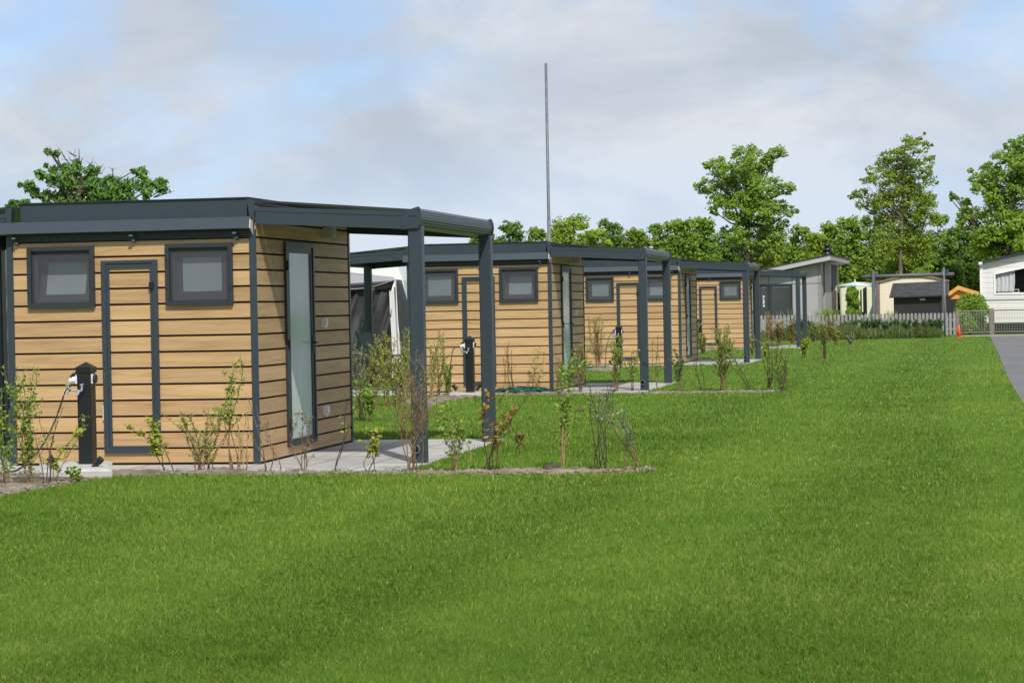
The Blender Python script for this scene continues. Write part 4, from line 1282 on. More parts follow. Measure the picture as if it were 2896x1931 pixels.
for (a, b) in ((2.0, 2.5), (3.2, 3.6)):
    MB().box(-ew - .5, -ew - .44, a, b, 0, 2.2).build('post', 'black', ch)
MB().box(-ew - .48, -ew - .40, 4.02, 4.16, 1.55, 1.75).build('lamp', 'offwhite', ch)
for zz in (2.15, .95):
    MB().box(-ew - .04, -ew + .06, 9.5, 9.8, zz - .12, zz + .12).build('lamp', 'offwhite', ch)
wx0, wx1 = (2146 - 2352) * k, (2241 - 2352) * k
wz0, wz1 = H(900, 2200, cz), H(805, 2200, cz)
wn = MB().ring(wx0, wx1, wz0, wz1, .06, .44, .5).build('window', 'anth_dark', ch)
mx = (2178 - 2352) * k
MB().box(mx - .09, mx + .05, .44, .5, wz0 + .06, wz1 - .06).build('frame', 'anth_dark', wn)
for (a, b) in ((wx0 + .06, mx - .09), (mx + .05, wx1 - .06)):
    MB().box(a, b, .49, .498, wz0 + .06, wz1 - .06).build('pane', 'chalet_glass', wn)
    MB().box(a + .04, b - .04, .47, .489, wz1 - .14, wz1 - .085).build('blind_box', 'steel', wn)
m = MB()
for i, zz in enumerate((.62, .54, .47, .41, .34)):
    m.box(wx0 + .16, wx0 + .24 - .02 * (i % 2), .482, .489, wz0 + zz * 1.5, wz0 + zz * 1.5 + .07)
m.build('sticker', 'white', wn)

# evergreen hedge column right of the chalet, round bush by the gate
def leafy_mass(name, label, cat, blobs, z, mat, leaf=.09, dens=900, rz=.6, group=None):
    c0 = GD(blobs[0][0], z)
    t = empty(name, c0); tag(t, label, cat, group)
    C, NN = [], []
    for (px, py, r) in blobs:
        p = D(px, py, z + R.uniform(-.3, .3)) - c0
        rr_ = r / F * z
        n = int(dens * rr_ ** 2 * 4) + 30
        d = unit(NR.normal(0, 1, (n, 3)))
        rad = rr_ * (.55 + .5 * NR.random(n) ** .6)
        q = np.array(p)[None] + d * rad[:, None] * np.array([[1, rz, 1]])
        ok = q[:, 2] > .0
        C.append(q[ok]); NN.append((d + NR.normal(0, .5, (n, 3)))[ok])
    C = np.concatenate(C); NN = np.concatenate(NN)
    n = len(C)
    ln = leaf * NR.uniform(.6, 1.3, n)
    v, f = leaf_quads(C, NN, NR.normal(0, 1, (n, 3)), ln, ln * .6)
    fast('foliage', v, f, np.clip(NR.normal(.5, .22, n), 0, 1), mat, t)
    MB().tube([(0, 0, 0), (.03, 0, .5), (0, 0, 1.0)], [.05, .04, .02], 6).build('stem', 'bark', t)
leafy_mass('hedge', 'clipped evergreen hedge beside the right end of the grey chalet', 'hedge',
           [(2408, 822, 14), (2415, 830, 14), (2408, 845, 16), (2418, 850, 12), (2410, 865, 16), (2418, 872, 12), (2408, 885, 17), (2416, 895, 14), (2410, 905, 16), (2404, 835, 12), (2424, 858, 10), (2424, 885, 11)], 105, 'tree_mid', .10, 2200)
leafy_mass('bush', 'round green bush behind the wire mesh gate', 'bush',
           [(2742, 862, 32), (2722, 872, 24), (2762, 858, 28), (2735, 850, 22), (2720, 892, 24), (2752, 890, 30), (2775, 880, 24), (2740, 912, 28), (2768, 912, 24)], 99.0, 'tree_mid', .10, 1300)
leafy_mass('bush', 'low bush behind the left end of the wire mesh fence under the white home', 'bush',
           [(2800, 930, 12), (2830, 932, 10), (2860, 928, 14), (2890, 926, 16)], 100.6, 'leaf_olive', .08, 1200)

# mobile homes
def mobile_home(pxs, z, eave, peak, label, wall, trim, depth=9.0, skirt=.0):
    x0, x1 = XA(pxs[0], z), XA(pxs[1], z)
    b = Vector(((x0 + x1) / 2, z, 0)); hw = (x1 - x0) / 2
    t = empty('mobile_home', b, -TH); tag(t, label, 'mobile home', 'mobile homes beyond the fence')
    ze, zp = H(eave, pxs[0], z), H(peak, (pxs[0] + pxs[1]) / 2, z)
    arch = [(-hw, ze), (-hw * .55, ze + (zp - ze) * .72), (-hw * .25, zp), (hw * .25, zp), (hw * .55, ze + (zp - ze) * .72), (hw, ze)]
    MB().prism([(-hw, 0, .15), (hw, 0, .15)] + [(x, 0, zz) for x, zz in arch[::-1]], (0, depth, 0)).build('wall', wall, t)
    m = MB()
    for i in range(len(arch) - 1):
        (xa, za), (xb, zb) = arch[i], arch[i + 1]
        m.hexa([(xa * 1.03, -.08, za), (xb * 1.03, -.08, zb), (xb * 1.03, depth, zb), (xa * 1.03, depth, za), (xa * 1.03, -.08, za + .07), (xb * 1.03, -.08, zb + .07), (xb * 1.03, depth, zb + .07), (xa * 1.03, depth, za + .07)])
    m.build('roof', trim, t)
    m = MB().box(-hw - .02, -hw + .05, -.015, 0, .15, ze); m.box(hw - .05, hw + .02, -.015, 0, .15, ze)
    m.build('corner_trim', trim, t)
    MB().box(-hw + .05, hw - .05, .1, depth, .0, .15).build('skirt', 'black', t)
    return t
mobile_home((2489, 2683), 108, 801, 783.5, 'cream mobile home with brown roof trim behind the black shed', 'cream', 'terracotta')
mobile_home((2380, 2486), 113, 812, 802, 'pale greenish mobile home beyond the parasol and hedge', 'lime', 'offwhite')
mh = mobile_home((2730, 2800), 121, 806, 797, 'white mobile home roof seen above the orange shed', 'whiteboard', 'caravan_white')
MB().tube([(.0, .5, 2.4), (.0, .5, 3.1)], .03, 6).build('antenna', 'white', mh)
MB().box(.35, .5, .4, .6, 2.3, 2.75).build('chimney', 'white', mh)

# parasol
pz = 111.0
pb = GD(2420, pz); t = empty('parasol', pb); tag(t, 'pale blue and white parasol between hedge and mobile home', 'parasol')
zt_, ze_ = H(797, 2420, pz), H(808, 2420, pz)
MB().tube([(0, 0, 0), (0, 0, zt_ + .12)], .03, 8).build('pole', 'white', t)
m = MB(); n = 8; m.v.append((0, 0, zt_))
for rr_, zz in ((.3, zt_ - .07), (.95, ze_)):
    for i in range(n):
        a = 2 * math.pi * i / n
        m.v.append((rr_ * math.cos(a), rr_ * math.sin(a), zz))
for i in range(n):
    j = (i + 1) % n
    m.face([0, 1 + i, 1 + j], i % 2); m.face([1 + i, 1 + n + i, 1 + n + j, 1 + j], i % 2)
o = m.build('canopy', ['caravan_white', 'canvas_blue'], t); md = o.modifiers.new('thickness', 'SOLIDIFY'); md.thickness = .02

# black shed
sz = 102.0
x0, x1 = XA(2530, sz), XA(2690, sz)
t = empty('shed', ((x0 + x1) / 2, sz, 0), -TH); tag(t, 'black timber shed with felt roof before the cream mobile home', 'shed')
hw = (x1 - x0) / 2
ze, zr = H(841, 2530, sz), H(805, 2530, sz)
MB().box(-hw, hw, .1, 2.6, 0, ze).build('wall', 'shedboard', t)
ov = .18
rf = MB().hexa([(-hw - ov, -.15, ze - .03), (hw - .12, -.15, ze + .01), (hw - .12, 1.4, zr + .06), (-hw - .05, 1.4, zr), (-hw - ov, -.15, ze + .03), (hw - .12, -.15, ze + .07), (hw - .12, 1.4, zr + .12), (-hw - .05, 1.4, zr + .06)])
rf.hexa([(-hw - .05, 1.4, zr), (hw - .12, 1.4, zr + .06), (hw - .12, 2.8, ze), (-hw - .05, 2.8, ze), (-hw - .05, 1.4, zr + .06), (hw - .12, 1.4, zr + .12), (hw - .12, 2.8, ze + .06), (-hw - .05, 2.8, ze + .06)])
rf.build('roof', 'felt', t)
MB().box(hw * .62, hw * .78, .04, .1, 0, ze - .1).build('door', 'anth_dark', t)
MB().box(-.1, .12, -.02, .1, ze - .16, ze - .08).build('lamp', 'offwhite', t)
# black board fence right of the shed
t = empty('board_fence', GD(2700, 102.5)); tag(t, 'black board fence between the shed and the round bush', 'fence')
MB().box(-.75, .35, 0, .06, 0, H(846, 2695, 102.5)).build('panel', 'shedboard', t)

# orange shed
oz = 112.0
t = empty('shed', GD(2712, oz), -TH); tag(t, 'orange varnished timber shed behind the round bush', 'shed')
k = oz / F
zp, ze = H(808, 2712, oz), H(824, 2712, oz)
hl, hr = 28 * k, 55 * k
MB().prism([(-hl + .1, 0, 0), (hr - .1, 0, 0), (hr - .1, 0, ze - .05), (0, 0, zp - .12), (-hl + .1, 0, ze - .05)], (0, 3, 0)).build('wall', 'pine', t)
m = MB()
for (xa, za, xb, zb) in ((-hl - .05, ze - .08, 0, zp), (0, zp, hr + .05, ze - .06)):
    m.hexa([(xa, -.2, za - .2), (xb, -.2, zb - .2), (xb, 3.1, zb - .2), (xa, 3.1, za - .2), (xa, -.2, za), (xb, -.2, zb), (xb, 3.1, zb), (xa, 3.1, za)])
m.build('roof', 'pine', t)

# grey beam frame
bz = 99.0
t = empty('beam_frame', GD(2475, bz)); tag(t, 'dark grey timber frame of posts and long beam before the cream mobile home', 'beam frame')
X0 = XA(2475, bz)
for (a, b, tp, y) in ((2467, 2475.5, 766, -.14), (2480, 2486.5, 768, .12), (2668, 2678, 762, .12)):
    MB().box(XA(a, bz) - X0, XA(b, bz) - X0, y - .06, y + .06, 0, H(tp, a, bz)).build('post', 'beam_grey', t)
m = MB().tube([(XA(2440, bz) - X0, 0, H(783.5, 2440, bz)), (XA(2701, bz) - X0, 0, H(775.5, 2701, bz))], .072, 12)
m.build('beam', 'beam_grey', t, True)
MB().box(XA(2474, bz) - X0, XA(2482, bz) - X0, -.08, .08, H(775, 2478, bz), H(770, 2478, bz)).build('brace', 'beam_grey', t)
# dark posts left of it
t = empty('fence_posts', GD(2440, 106)); t.name = 'lattice_screen'; tag(t, 'dark slender garden screen posts right of the hedge', 'garden screen')
for (px, w, tp) in ((2435, 3.5, 820), (2443, 4.5, 816), (2448, 5, 812)):
    MB().box(XA(px, 106) - t.location.x, XA(px + w, 106) - t.location.x, -.05, .05, 0, H(tp, px, 106)).build('post', 'black', t)
MB().box(XA(2432, 106) - t.location.x, XA(2452, 106) - t.location.x, .05, .07, .85, 1.0).build('rail', 'black', t)

# galvanised post with dark blue bag
gz = 94.3
t = empty('signpost', GD(2672.5, gz)); tag(t, 'galvanised steel post with dark blue cover at the end of the fence', 'post')
zt_ = H(757, 2667, gz)
MB().tube([(0, 0, 0), (0, 0, zt_)], .034, 10).build('pole', 'steel', t, True)
MB().prism([(.04, -.06, zt_ - .28), (.16, -.07, zt_ - .25), (.20, -.06, zt_ - .14), (.17, -.05, zt_ - .09), (.06, -.05, zt_ - .10)], (0, .1, 0)).build('cover', 'navy', t)
m = MB(); m.tube([(0, 0, zt_ * .28), (0, 0, zt_ * .29)], .045, 10); m.tube([(0, 0, zt_ * .55), (0, 0, zt_ * .56)], .042, 10)
m.build('clamp', 'steel', t)

# picket fence
fz = 96.6
t = empty('picket_fence', GD(2150, fz)); tag(t, 'grey picket fence with rounded tops at the end of the lawn', 'fence')
x0 = t.location.x
m = MB(); pxs = 2100.0; i = 0
while pxs < 2704:
    x = XA(pxs, fz) - x0
    w = .052
    tp = H(884.5 + (2700 - pxs) * .0135, pxs, fz)
    if i == 22 or i == 4: tp -= .08
    y = -.02
    m.prism([(x - w, y, .04), (x + w, y, .04), (x + w, y, tp - .05), (x + w * .7, y, tp - .015), (x, y, tp), (x - w * .7, y, tp - .015), (x - w, y, tp - .05)], (0, .02, 0), 0, R.random())
    pxs += 10.9; i += 1
m.build('picket_panel', 'picket', t)
for zz in (.25, .62):
    MB().box(XA(2095, fz) - x0, XA(2704, fz) - x0, .0, .045, zz, zz + .07).build('rail', 'picket', t)
for px in (2150, 2340, 2530, 2686):
    x = XA(px, fz) - x0
    MB().box(x - .045, x + .045, .05, .14, 0, .84).build('post', 'picket', t)

# mesh gates
gz = 97.3
t = empty('mesh_fence', GD(2712, gz)); tag(t, 'wire mesh fence in weathered wooden frames beside the road', 'fence')
x0 = t.location.x
def GX(px): return XA(px, gz) - x0
zt_ = H(876.5, 2800, gz)
for (a, b) in ((2704, 2712), (2799, 2811)):
    MB().box(GX(a), GX(b), -.05, .06, 0, zt_ + .05).build('post', 'gate_wood', t)
for (a, b) in ((2712, 2799), (2811, 2960)):
    fr = MB().ring(GX(a), GX(b), .10, zt_, (.03, .03, .05, .055), -.025, .025).build('panel', 'gate_wood', t)
    m = MB()
    nx = int((GX(b) - GX(a)) / .105)
    for i in range(1, nx):
        x = GX(a) + (GX(b) - GX(a)) * i / nx
        m.box(x - .0045, x + .0045, -.005, .005, .15, zt_ - .05)
    for i in range(1, 9):
        z = .15 + (zt_ - .2) * i / 9
        m.box(GX(a) + .03, GX(b) - .03, -.014, -.006, z - .0045, z + .0045)
    m.build('wire_mesh', 'wire', fr)

# white mobile home at the right
wz = 100.0
t = empty('mobile_home', GD(2779, wz)); tag(t, 'large white boarded mobile home with curtained window at the right edge', 'mobile home', 'mobile homes beyond the fence')
t.rotation_euler = (0, 0, -TH)
x0 = t.location.x
def WX(px): return XA(px, wz) - x0
HZ = lambda py, px: H(py, px, wz)
xr = WX(3120)
sl = (HZ(714, 2896) - HZ(739, 2781)) / (WX(2896) - WX(2781))
rz_ = lambda x: HZ(739, 2781) + (x - WX(2781)) * sl
zb = HZ(914, 2781)
win = (WX(2812), WX(2990), HZ(834, 2812), 0)
wb = MB()
zs_ = HZ(848, 2790)
xa, xb = WX(2783), xr
# wall around the window: left, below and above
wb.prism([(xa, 0, zs_), (win[0], 0, zs_), (win[0], 0, rz_(win[0]) - .2), (xa, 0, rz_(xa) - .2)], (0, .1, 0))
wb.prism([(win[0], 0, zs_), (win[1], 0, zs_), (win[1], 0, win[2]), (win[0], 0, win[2])], (0, .1, 0))
tw = lambda x: rz_(x) - .62
wb.prism([(win[0], 0, tw(win[0])), (win[1], 0, tw(win[1])), (win[1], 0, rz_(win[1]) - .2), (win[0], 0, rz_(win[0]) - .2)], (0, .1, 0))
wb.prism([(win[1], 0, zs_), (xb, 0, zs_), (xb, 0, rz_(xb) - .2), (win[1], 0, rz_(win[1]) - .2)], (0, .1, 0))
wb.box(xa, xb, .05, .15, zb, zs_)
wb.box(xa, xa + .1, .15, 9, zb, rz_(xa) - .25)
wb.build('wall', 'whiteboard', t)
MB().prism([(WX(2774), -.06, HZ(918, 2779)), (WX(2782.5), -.06, HZ(918, 2779)), (WX(2782.5), -.06, HZ(742, 2779)), (WX(2774), -.06, HZ(742, 2779))], (0, .14, 0)).build('downpipe', 'caravan_white', t)
rf = MB().prism([(WX(2772), -.25, rz_(WX(2772)) - .11), (xr, -.25, rz_(xr) - .11), (xr, -.25, rz_(xr)), (WX(2772), -.25, rz_(WX(2772)))], (0, 9.3, 0))
ro = rf.build('roof', 'anth_dark', t)
MB().prism([(WX(2781), -.10, rz_(WX(2781)) - .21), (xr, -.10, rz_(xr) - .21), (xr, -.10, rz_(xr) - .11), (WX(2781), -.10, rz_(WX(2781)) - .11)], (0, .1, 0)).build('fascia', 'caravan_white', ro)
MB().box(WX(2771), WX(2781), -.3, -.1, rz_(WX(2776)) - .14, rz_(WX(2776)) - .02).build('gutter_end', 'white', ro)
w = MB()
fwid = .075
w.prism([(win[0], -.03, win[2]), (win[0] + fwid, -.03, win[2]), (win[0] + fwid, -.03, tw(win[0] + fwid)), (win[0], -.03, tw(win[0]))], (0, .06, 0))
w.prism([(win[0] + fwid, -.03, win[2]), (win[1], -.03, win[2]), (win[1], -.03, win[2] + fwid), (win[0] + fwid, -.03, win[2] + fwid)], (0, .06, 0))
w.prism([(win[0] + fwid, -.03, tw(win[0] + fwid) - fwid), (win[1], -.03, tw(win[1]) - fwid), (win[1], -.03, tw(win[1])), (win[0] + fwid, -.03, tw(win[0] + fwid))], (0, .06, 0))
wn = w.build('window', 'caravan_white', t)
MB().box(win[0], win[1], .9, .95, win[2], 3.0).build('room', 'room', wn)
c0, c1 = win[0] + fwid, WX(2871)
sheet(lambda u, v: Vector((c0 + (c1 - c0) * (u if v > .4 else u * (.93 + .07 * v / .4)), .12 + .018 * math.sin(u * 31) + .012 * math.sin(u * 13), win[2] + fwid + (tw(c0 + (c1 - c0) * u) - fwid - win[2] - fwid) * v)), 60, 8, 'curtain', 'curtain', wn)
m = MB().ring(WX(2864), WX(2882), win[2] + fwid, win[2] + fwid + .14, .02, .10, .12); m.build('stool', 'white', wn)
MB().box(xa + .15, xb, .25, 8, .0, zb - .02).build('skirt', 'black', t)

# traffic cone
cb = G(2712.5, 954)
t = empty('traffic_cone', cb); tag(t, 'bright orange traffic cone at the end of the lawn', 'traffic cone')
MB().box(-.11, .11, -.11, .11, 0, .025).build('base', 'orange', t)
MB().tube([(0, 0, .02), (0, 0, .45), (0, 0, .485)], [.098, .036, .028], 18).build('cone', 'orange', t, True)

# ------------------------------------------------------------------ trees
def tree(blobs, z, label, mat, scale=1.0, off=(0, 0), leaf=.19, dens=1.0, trunk=None, name='tree', asp=.62, droop=0.0, twigs=(), depth=1.0, bark='bark', clump=.36, trad=.16, group='trees beyond the far end of the lawn', limbs=True):
    pts = [(off[0] + x / scale, off[1] + y / scale, r / scale * 1.12) for (x, y, r) in blobs]
    if trunk is None:
        cx = sum(p[0] for p in pts) / len(pts)
        trunk = [(cx, 0), (cx, min(p[1] for p in pts) + 60)]
    c0 = GD(trunk[0][0], z)
    t = empty(name, c0); tag(t, label, 'tree', group)
    k = z / F
    nr = np.random.default_rng(int(pts[0][0] * 13 + pts[0][1]))
    C, NN, RN, CEN = [], [], [], []
    spread = max(p[2] for p in pts) * k
    for (px, py, r) in pts:
        rr_ = r * k
        c = D(px, py, z) - c0
        c.y += nr.normal(0, .55) * spread * depth
        CEN.append((c, rr_))
        ns = max(6, int(44 * (rr_ / spread) ** 1.2 * dens + 5))
        d = unit(nr.normal(0, 1, (ns, 3)))
        d[:, 2] = d[:, 2] * .9
        sc = np.array(c)[None] + d * (rr_ * (.35 + .55 * nr.random(ns) ** .7))[:, None]
        sr = rr_ * clump * nr.uniform(.7, 1.25, ns)
        for q in range(ns):
            n = int(dens * 9.0 * (sr[q] / leaf) ** 2) + 6
            e = unit(nr.normal(0, 1, (n, 3))); e[:, 2] = np.where(e[:, 2] < -.2, e[:, 2] * .5, e[:, 2])
            rad = sr[q] * (.35 + .75 * nr.random(n) ** .7)
            P = sc[q][None] + e * rad[:, None] * np.array([[1.1, 1.1, .8]])
            C.append(P)
            NN.append(e * .9 + nr.normal(0, .42, (n, 3)) + np.array([[0, -.15, .35]]))
            RN.append(np.clip(nr.normal(.42 + nr.uniform(-.16, .22), .17, n), 0, 1))
    C = np.concatenate(C); NN = np.concatenate(NN); RN = np.concatenate(RN)
    ok = C[:, 2] > .05
    C, NN, RN = C[ok], NN[ok], RN[ok]
    n = len(C)
    ln = leaf * nr.uniform(.6, 1.3, n)
    al = nr.normal(0, 1, (n, 3)); al[:, 2] -= droop
    v, f = leaf_quads(C, NN, al, ln, ln * asp)
    fast('crown', v, f, RN, mat, t)
    m = MB()
    tp = [Vector((0, 0, -.05))]
    for (px, py) in trunk[1:]:
        q = D(px, py, z) - c0; q.y = 0
        tp.append(q)
    rad = [trad * (1 - .75 * i / max(1, len(tp) - 1)) for i in range(len(tp))]
    m.tube(tp, rad, 8)
    if limbs:
        for (c, rr_) in CEN:
            # limb from the nearest lower trunk point
            best = min(range(len(tp)), key=lambda i: (tp[i] - c).length + (3 if tp[i].z > c.z - .3 else 0))
            p0 = tp[best]
            md_ = p0.lerp(c, .5) + Vector((R.uniform(-.1, .1), 0, -.12 * (c - p0).length))
            m.tube([p0, md_, c], [trad * .28, trad * .17, trad * .06], 5, 0, .5, False)
    for (a, b) in twigs:
        pa = D(off[0] + a[0] / scale, off[1] + a[1] / scale, z) - c0
        pb_ = D(off[0] + b[0] / scale, off[1] + b[1] / scale, z) - c0
        m.tube([pa, pa.lerp(pb_, .5) + Vector((R.uniform(-.03, .03), 0, 0)), pb_], [.012, .009, .005], 4, 0, .5, False)
        for i in range(3):
            u = R.uniform(.3, .95); p0 = pa.lerp(pb_, u)
            m.tube([p0, p0 + Vector((R.uniform(-.12, .12), 0, R.uniform(.02, .14)))], [.006, .003], 3, 0, .5, False)
    m.build('trunk', bark, t)
    return n

A_BL = [(1370, 310, 90), (1280, 350, 70), (1100, 320, 110), (950, 400, 130), (700, 440, 100), (560, 480, 50), (800, 560, 160), (1050, 540, 170), (1200, 480, 110), (1240, 400, 90), (620, 700, 120), (490, 700, 55),
        (850, 760, 170), (1080, 760, 190), (1330, 720, 130), (1470, 720, 90), (1545, 725, 35), (690, 880, 110), (900, 950, 160), (1150, 980, 190), (1390, 930, 120), (1540, 960, 60), (1480, 1000, 60), (660, 980, 60),
        (1010, 1150, 140), (1250, 1130, 150), (1340, 1260, 150), (900, 1270, 120), (1130, 1360, 170), (1430, 1120, 80), (800, 1180, 60)]
tree(A_BL, 113, 'tall round crowned tree with an upper branch reaching right, left of the chalet roof', 'tree_mid', 3.92, (1850, 350), .145, .85, [(2116, 0), (2112, 740), (2114, 640), (2116, 560)], trad=.24)
B_BL = [(950, 140, 55), (1040, 180, 50), (1110, 95, 15), (930, 260, 120), (1120, 215, 40), (1165, 210, 18), (800, 330, 95), (690, 310, 45), (700, 420, 105), (900, 430, 150), (1070, 410, 100), (1160, 330, 30), (1205, 322, 14), (540, 440, 40),
        (555, 520, 50), (495, 560, 45), (640, 560, 110), (820, 600, 160), (1020, 580, 150), (1180, 540, 75), (1245, 580, 22), (420, 700, 55), (370, 720, 30), (500, 720, 80), (640, 760, 120), (820, 790, 170), (1040, 790, 160), (1180, 730, 65),
        (450, 820, 45), (600, 830, 90), (900, 950, 150), (1080, 950, 140), (720, 960, 120), (860, 1110, 140), (1010, 1130, 140), (700, 1130, 130), (880, 1270, 160), (1120, 1230, 120), (640, 1270, 120)]
tree(B_BL, 114, 'tall pointed tree with pale trunk standing behind the cream mobile home', 'tree_olive', 3.485, (2300, 350), .135, .72, [(2545, 0), (2547, 680), (2550, 620), (2553, 480), (2560, 400)], bark='bark_pale', trad=.11)
C_BL = [(2030, 170, 60), (1920, 225, 45), (2120, 200, 120), (2050, 270, 100), (1880, 330, 100), (2010, 430, 150), (2160, 420, 150), (1700, 425, 50), (1590, 455, 28), (1780, 480, 110), (1620, 560, 80), (1850, 600, 170), (2050, 650, 160), (1560, 650, 70), (1430, 700, 50),
        (1365, 685, 18), (1375, 745, 15), (1530, 760, 75), (1730, 740, 90), (1850, 820, 160), (2050, 850, 160), (1480, 880, 80), (1620, 930, 130), (1850, 1000, 190), (2080, 1030, 160), (1450, 960, 70), (1900, 1190, 170), (1680, 1130, 150), (2080, 1230, 170), (1700, 1280, 130)]
tree(C_BL, 112, 'broad spreading tree cut by the right edge of the picture', 'tree_mid', 3.485, (2300, 350), .16, .9, [(2850, 0), (2846, 700), (2860, 560), (2875, 470)], trad=.32)

L_BL = [(530, 300, 42), (615, 325, 36), (500, 460, 22), (850, 420, 26), (580, 510, 45), (720, 500, 60), (870, 510, 80), (1010, 520, 70), (470, 575, 62), (600, 610, 85), (760, 630, 110), (900, 680, 120), (330, 690, 70), (240, 680, 26), (375, 770, 60),
        (520, 800, 80), (700, 800, 100), (1050, 690, 110), (1240, 640, 95), (1250, 760, 120), (1420, 690, 100), (1490, 525, 40), (1570, 550, 60), (1600, 670, 100), (1760, 660, 80), (1800, 730, 60), (1630, 790, 75), (1100, 810, 100), (850, 840, 110), (1420, 830, 90), (700, 900, 110), (1000, 920, 120), (1300, 920, 120)]
L_TW = [((700, 520), (540, 310)), ((800, 480), (660, 280)), ((860, 470), (875, 280)), ((850, 360), (765, 322)), ((820, 440), (770, 390)), ((980, 480), (1030, 430)), ((1060, 540), (1105, 485)), ((1060, 565), (1138, 550)), ((1242, 580), (1242, 488)),
        ((1700, 820), (1890, 690)), ((1720, 815), (1890, 758)), ((890, 440), (900, 410)), ((560, 640), (700, 720)), ((520, 690), (620, 720))]
tree(L_BL, 42, 'drooping leaved tree showing above the roof of the nearest cabin', 'tree_near', 3.92, (0, 350), .105, .75, [(240, 0), (235, 600), (215, 545), (210, 500)], asp=.40, droop=1.2, twigs=L_TW, depth=.8, clump=.42, trad=.11, group=None)
tree([(150, 905, 60), (280, 890, 55), (90, 925, 30), (220, 960, 80)], 44, 'low leafy crown peeping over the left end of the nearest cabin roof', 'tree_near', 3.92, (0, 350), .12, 1.1, [(50, 0), (50, 620)], asp=.42, droop=1.0, depth=.6, trad=.07, group=None)

def crown_blobs(cx, top, hw, bottom, rr):
    bl = []
    hgt = bottom - top
    nrow = max(3, int(hgt / (hw * .55)))
    for i in range(nrow):
        v = i / (nrow - 1)
        wv = hw * (.42 + .75 * math.sin(min(1, v * 1.5 + .15) * math.pi / 2)) * (1 if v < .8 else .9)
        n = max(1, int(round(wv / (hw * .34))))
        for j in range(n):
            u = (j + .5) / n * 2 - 1
            r = hw * rr.uniform(.30, .46)
            yy = top + r * .9 + v * (hgt - r) + (abs(u) ** 2) * hw * .25 * (1 - v) + rr.uniform(-.12, .12) * hw
            bl.append((cx + u * wv * .8 + rr.uniform(-.1, .1) * hw, yy, r))
    return bl

BELT = [
 (1365, 664, 62, 122, 'tree_dark', 'dark green tree crown just right of the first pergola'),
 (1442, 627, 58, 126, 'tree_dark', 'dark rounded tree left of the tall metal pole'),
 (1522, 642, 50, 121, 'tree_olive', 'olive tree directly behind the tall metal pole'),
 (1612, 608, 74, 123, 'tree_bright', 'bright yellow green tree right of the tall metal pole'),
 (1690, 640, 52, 119, 'tree_bright', 'small bright green tree next to the dark peaked tree'),
 (1728, 623, 54, 130, 'tree_dark', 'dark peaked tree behind the bright green ones'),
 (1798, 642, 58, 120, 'tree_olive', 'yellowish tree above the roof of the third cabin'),
 (1872, 629, 58, 126, 'tree_mid', 'mid green tree over the post of the second pergola'),
 (1926, 621, 50, 121, 'tree_mid', 'green tree left of the tall round crowned tree'),
 (1980, 610, 58, 124, 'tree_mid', 'green tree touching the left side of the tall round crowned tree'),
 (2070, 655, 70, 127, 'tree_dark', 'dark tree behind the trunk of the tall round crowned tree'),
 (2190, 660, 70, 124, 'tree_olive', 'olive tree above the roof of the grey chalet'),
 (2262, 634, 48, 122, 'tree_mid', 'green tree right of the tall round crowned tree'),
 (2308, 654, 46, 118, 'tree_bright', 'light green tree above the chalet chimney'),
 (2352, 627, 50, 126, 'tree_mid', 'green tree left of the tall pointed tree'),
 (2405, 612, 56, 121, 'tree_mid', 'full green tree at the left foot of the tall pointed tree'),
 (2470, 606, 58, 123, 'tree_dark', 'dark green tree behind the tall pointed tree'),
 (2575, 655, 72, 119, 'tree_mid', 'mid green tree behind the cream mobile home'),
 (2652, 610, 56, 125, 'tree_mid', 'green tree between the pointed tree and the broad tree'),
 (2712, 632, 62, 120, 'tree_dark', 'dark tree behind the orange shed'),
 (2790, 650, 76, 121, 'tree_mid', 'green tree behind the white mobile home'),
 (2885, 640, 76, 122, 'tree_olive', 'olive tree behind the roof of the white mobile home'),
]
rb = random.Random(21)
for (cx, top, hw, z, mt, lab) in BELT:
    tree(crown_blobs(cx, top, hw, 905, rb), z, lab, mt, 1.0, (0, 0), .165, .75, [(cx, 0), (cx + 4, 800), (cx, top + 50)], trad=.12, depth=.55, clump=.40, limbs=True)
# bushes in front of the trees
UND = [(2040, 770, 50, 116, 'tree_mid', 'yellow green bush behind the farthest cabin roof'), (2430, 752, 46, 116, 'tree_bright', 'light yellow green bush right of the chalet chimney'),
       (2500, 775, 50, 117, 'tree_mid', 'green bush above the dark grey timber frame'), (2600, 765, 46, 117.5, 'tree_mid', 'green bush above the cream mobile home roof'), (2690, 742, 44, 116.5, 'tree_dark', 'dark bush above the orange shed'),
       (2745, 745, 44, 118, 'tree_mid', 'fresh green bush left of the white mobile home roof'), (2820, 740, 50, 118.5, 'tree_mid', 'green bush above the white mobile home roof'),
       (1960, 745, 52, 116, 'tree_bright', 'light green bush above the third pergola'), (2175, 722, 44, 116, 'tree_bright', 'light green bush touching the chalet roof')]
for (cx, top, hw, z, mt, lab) in UND:
    tree(crown_blobs(cx, top, hw, 915, rb), z, lab, mt, 1.0, (0, 0), .16, .8, [(cx, 0), (cx, top + 60)], trad=.10, depth=.5, name='bush_tree', group='bushes below the trees')
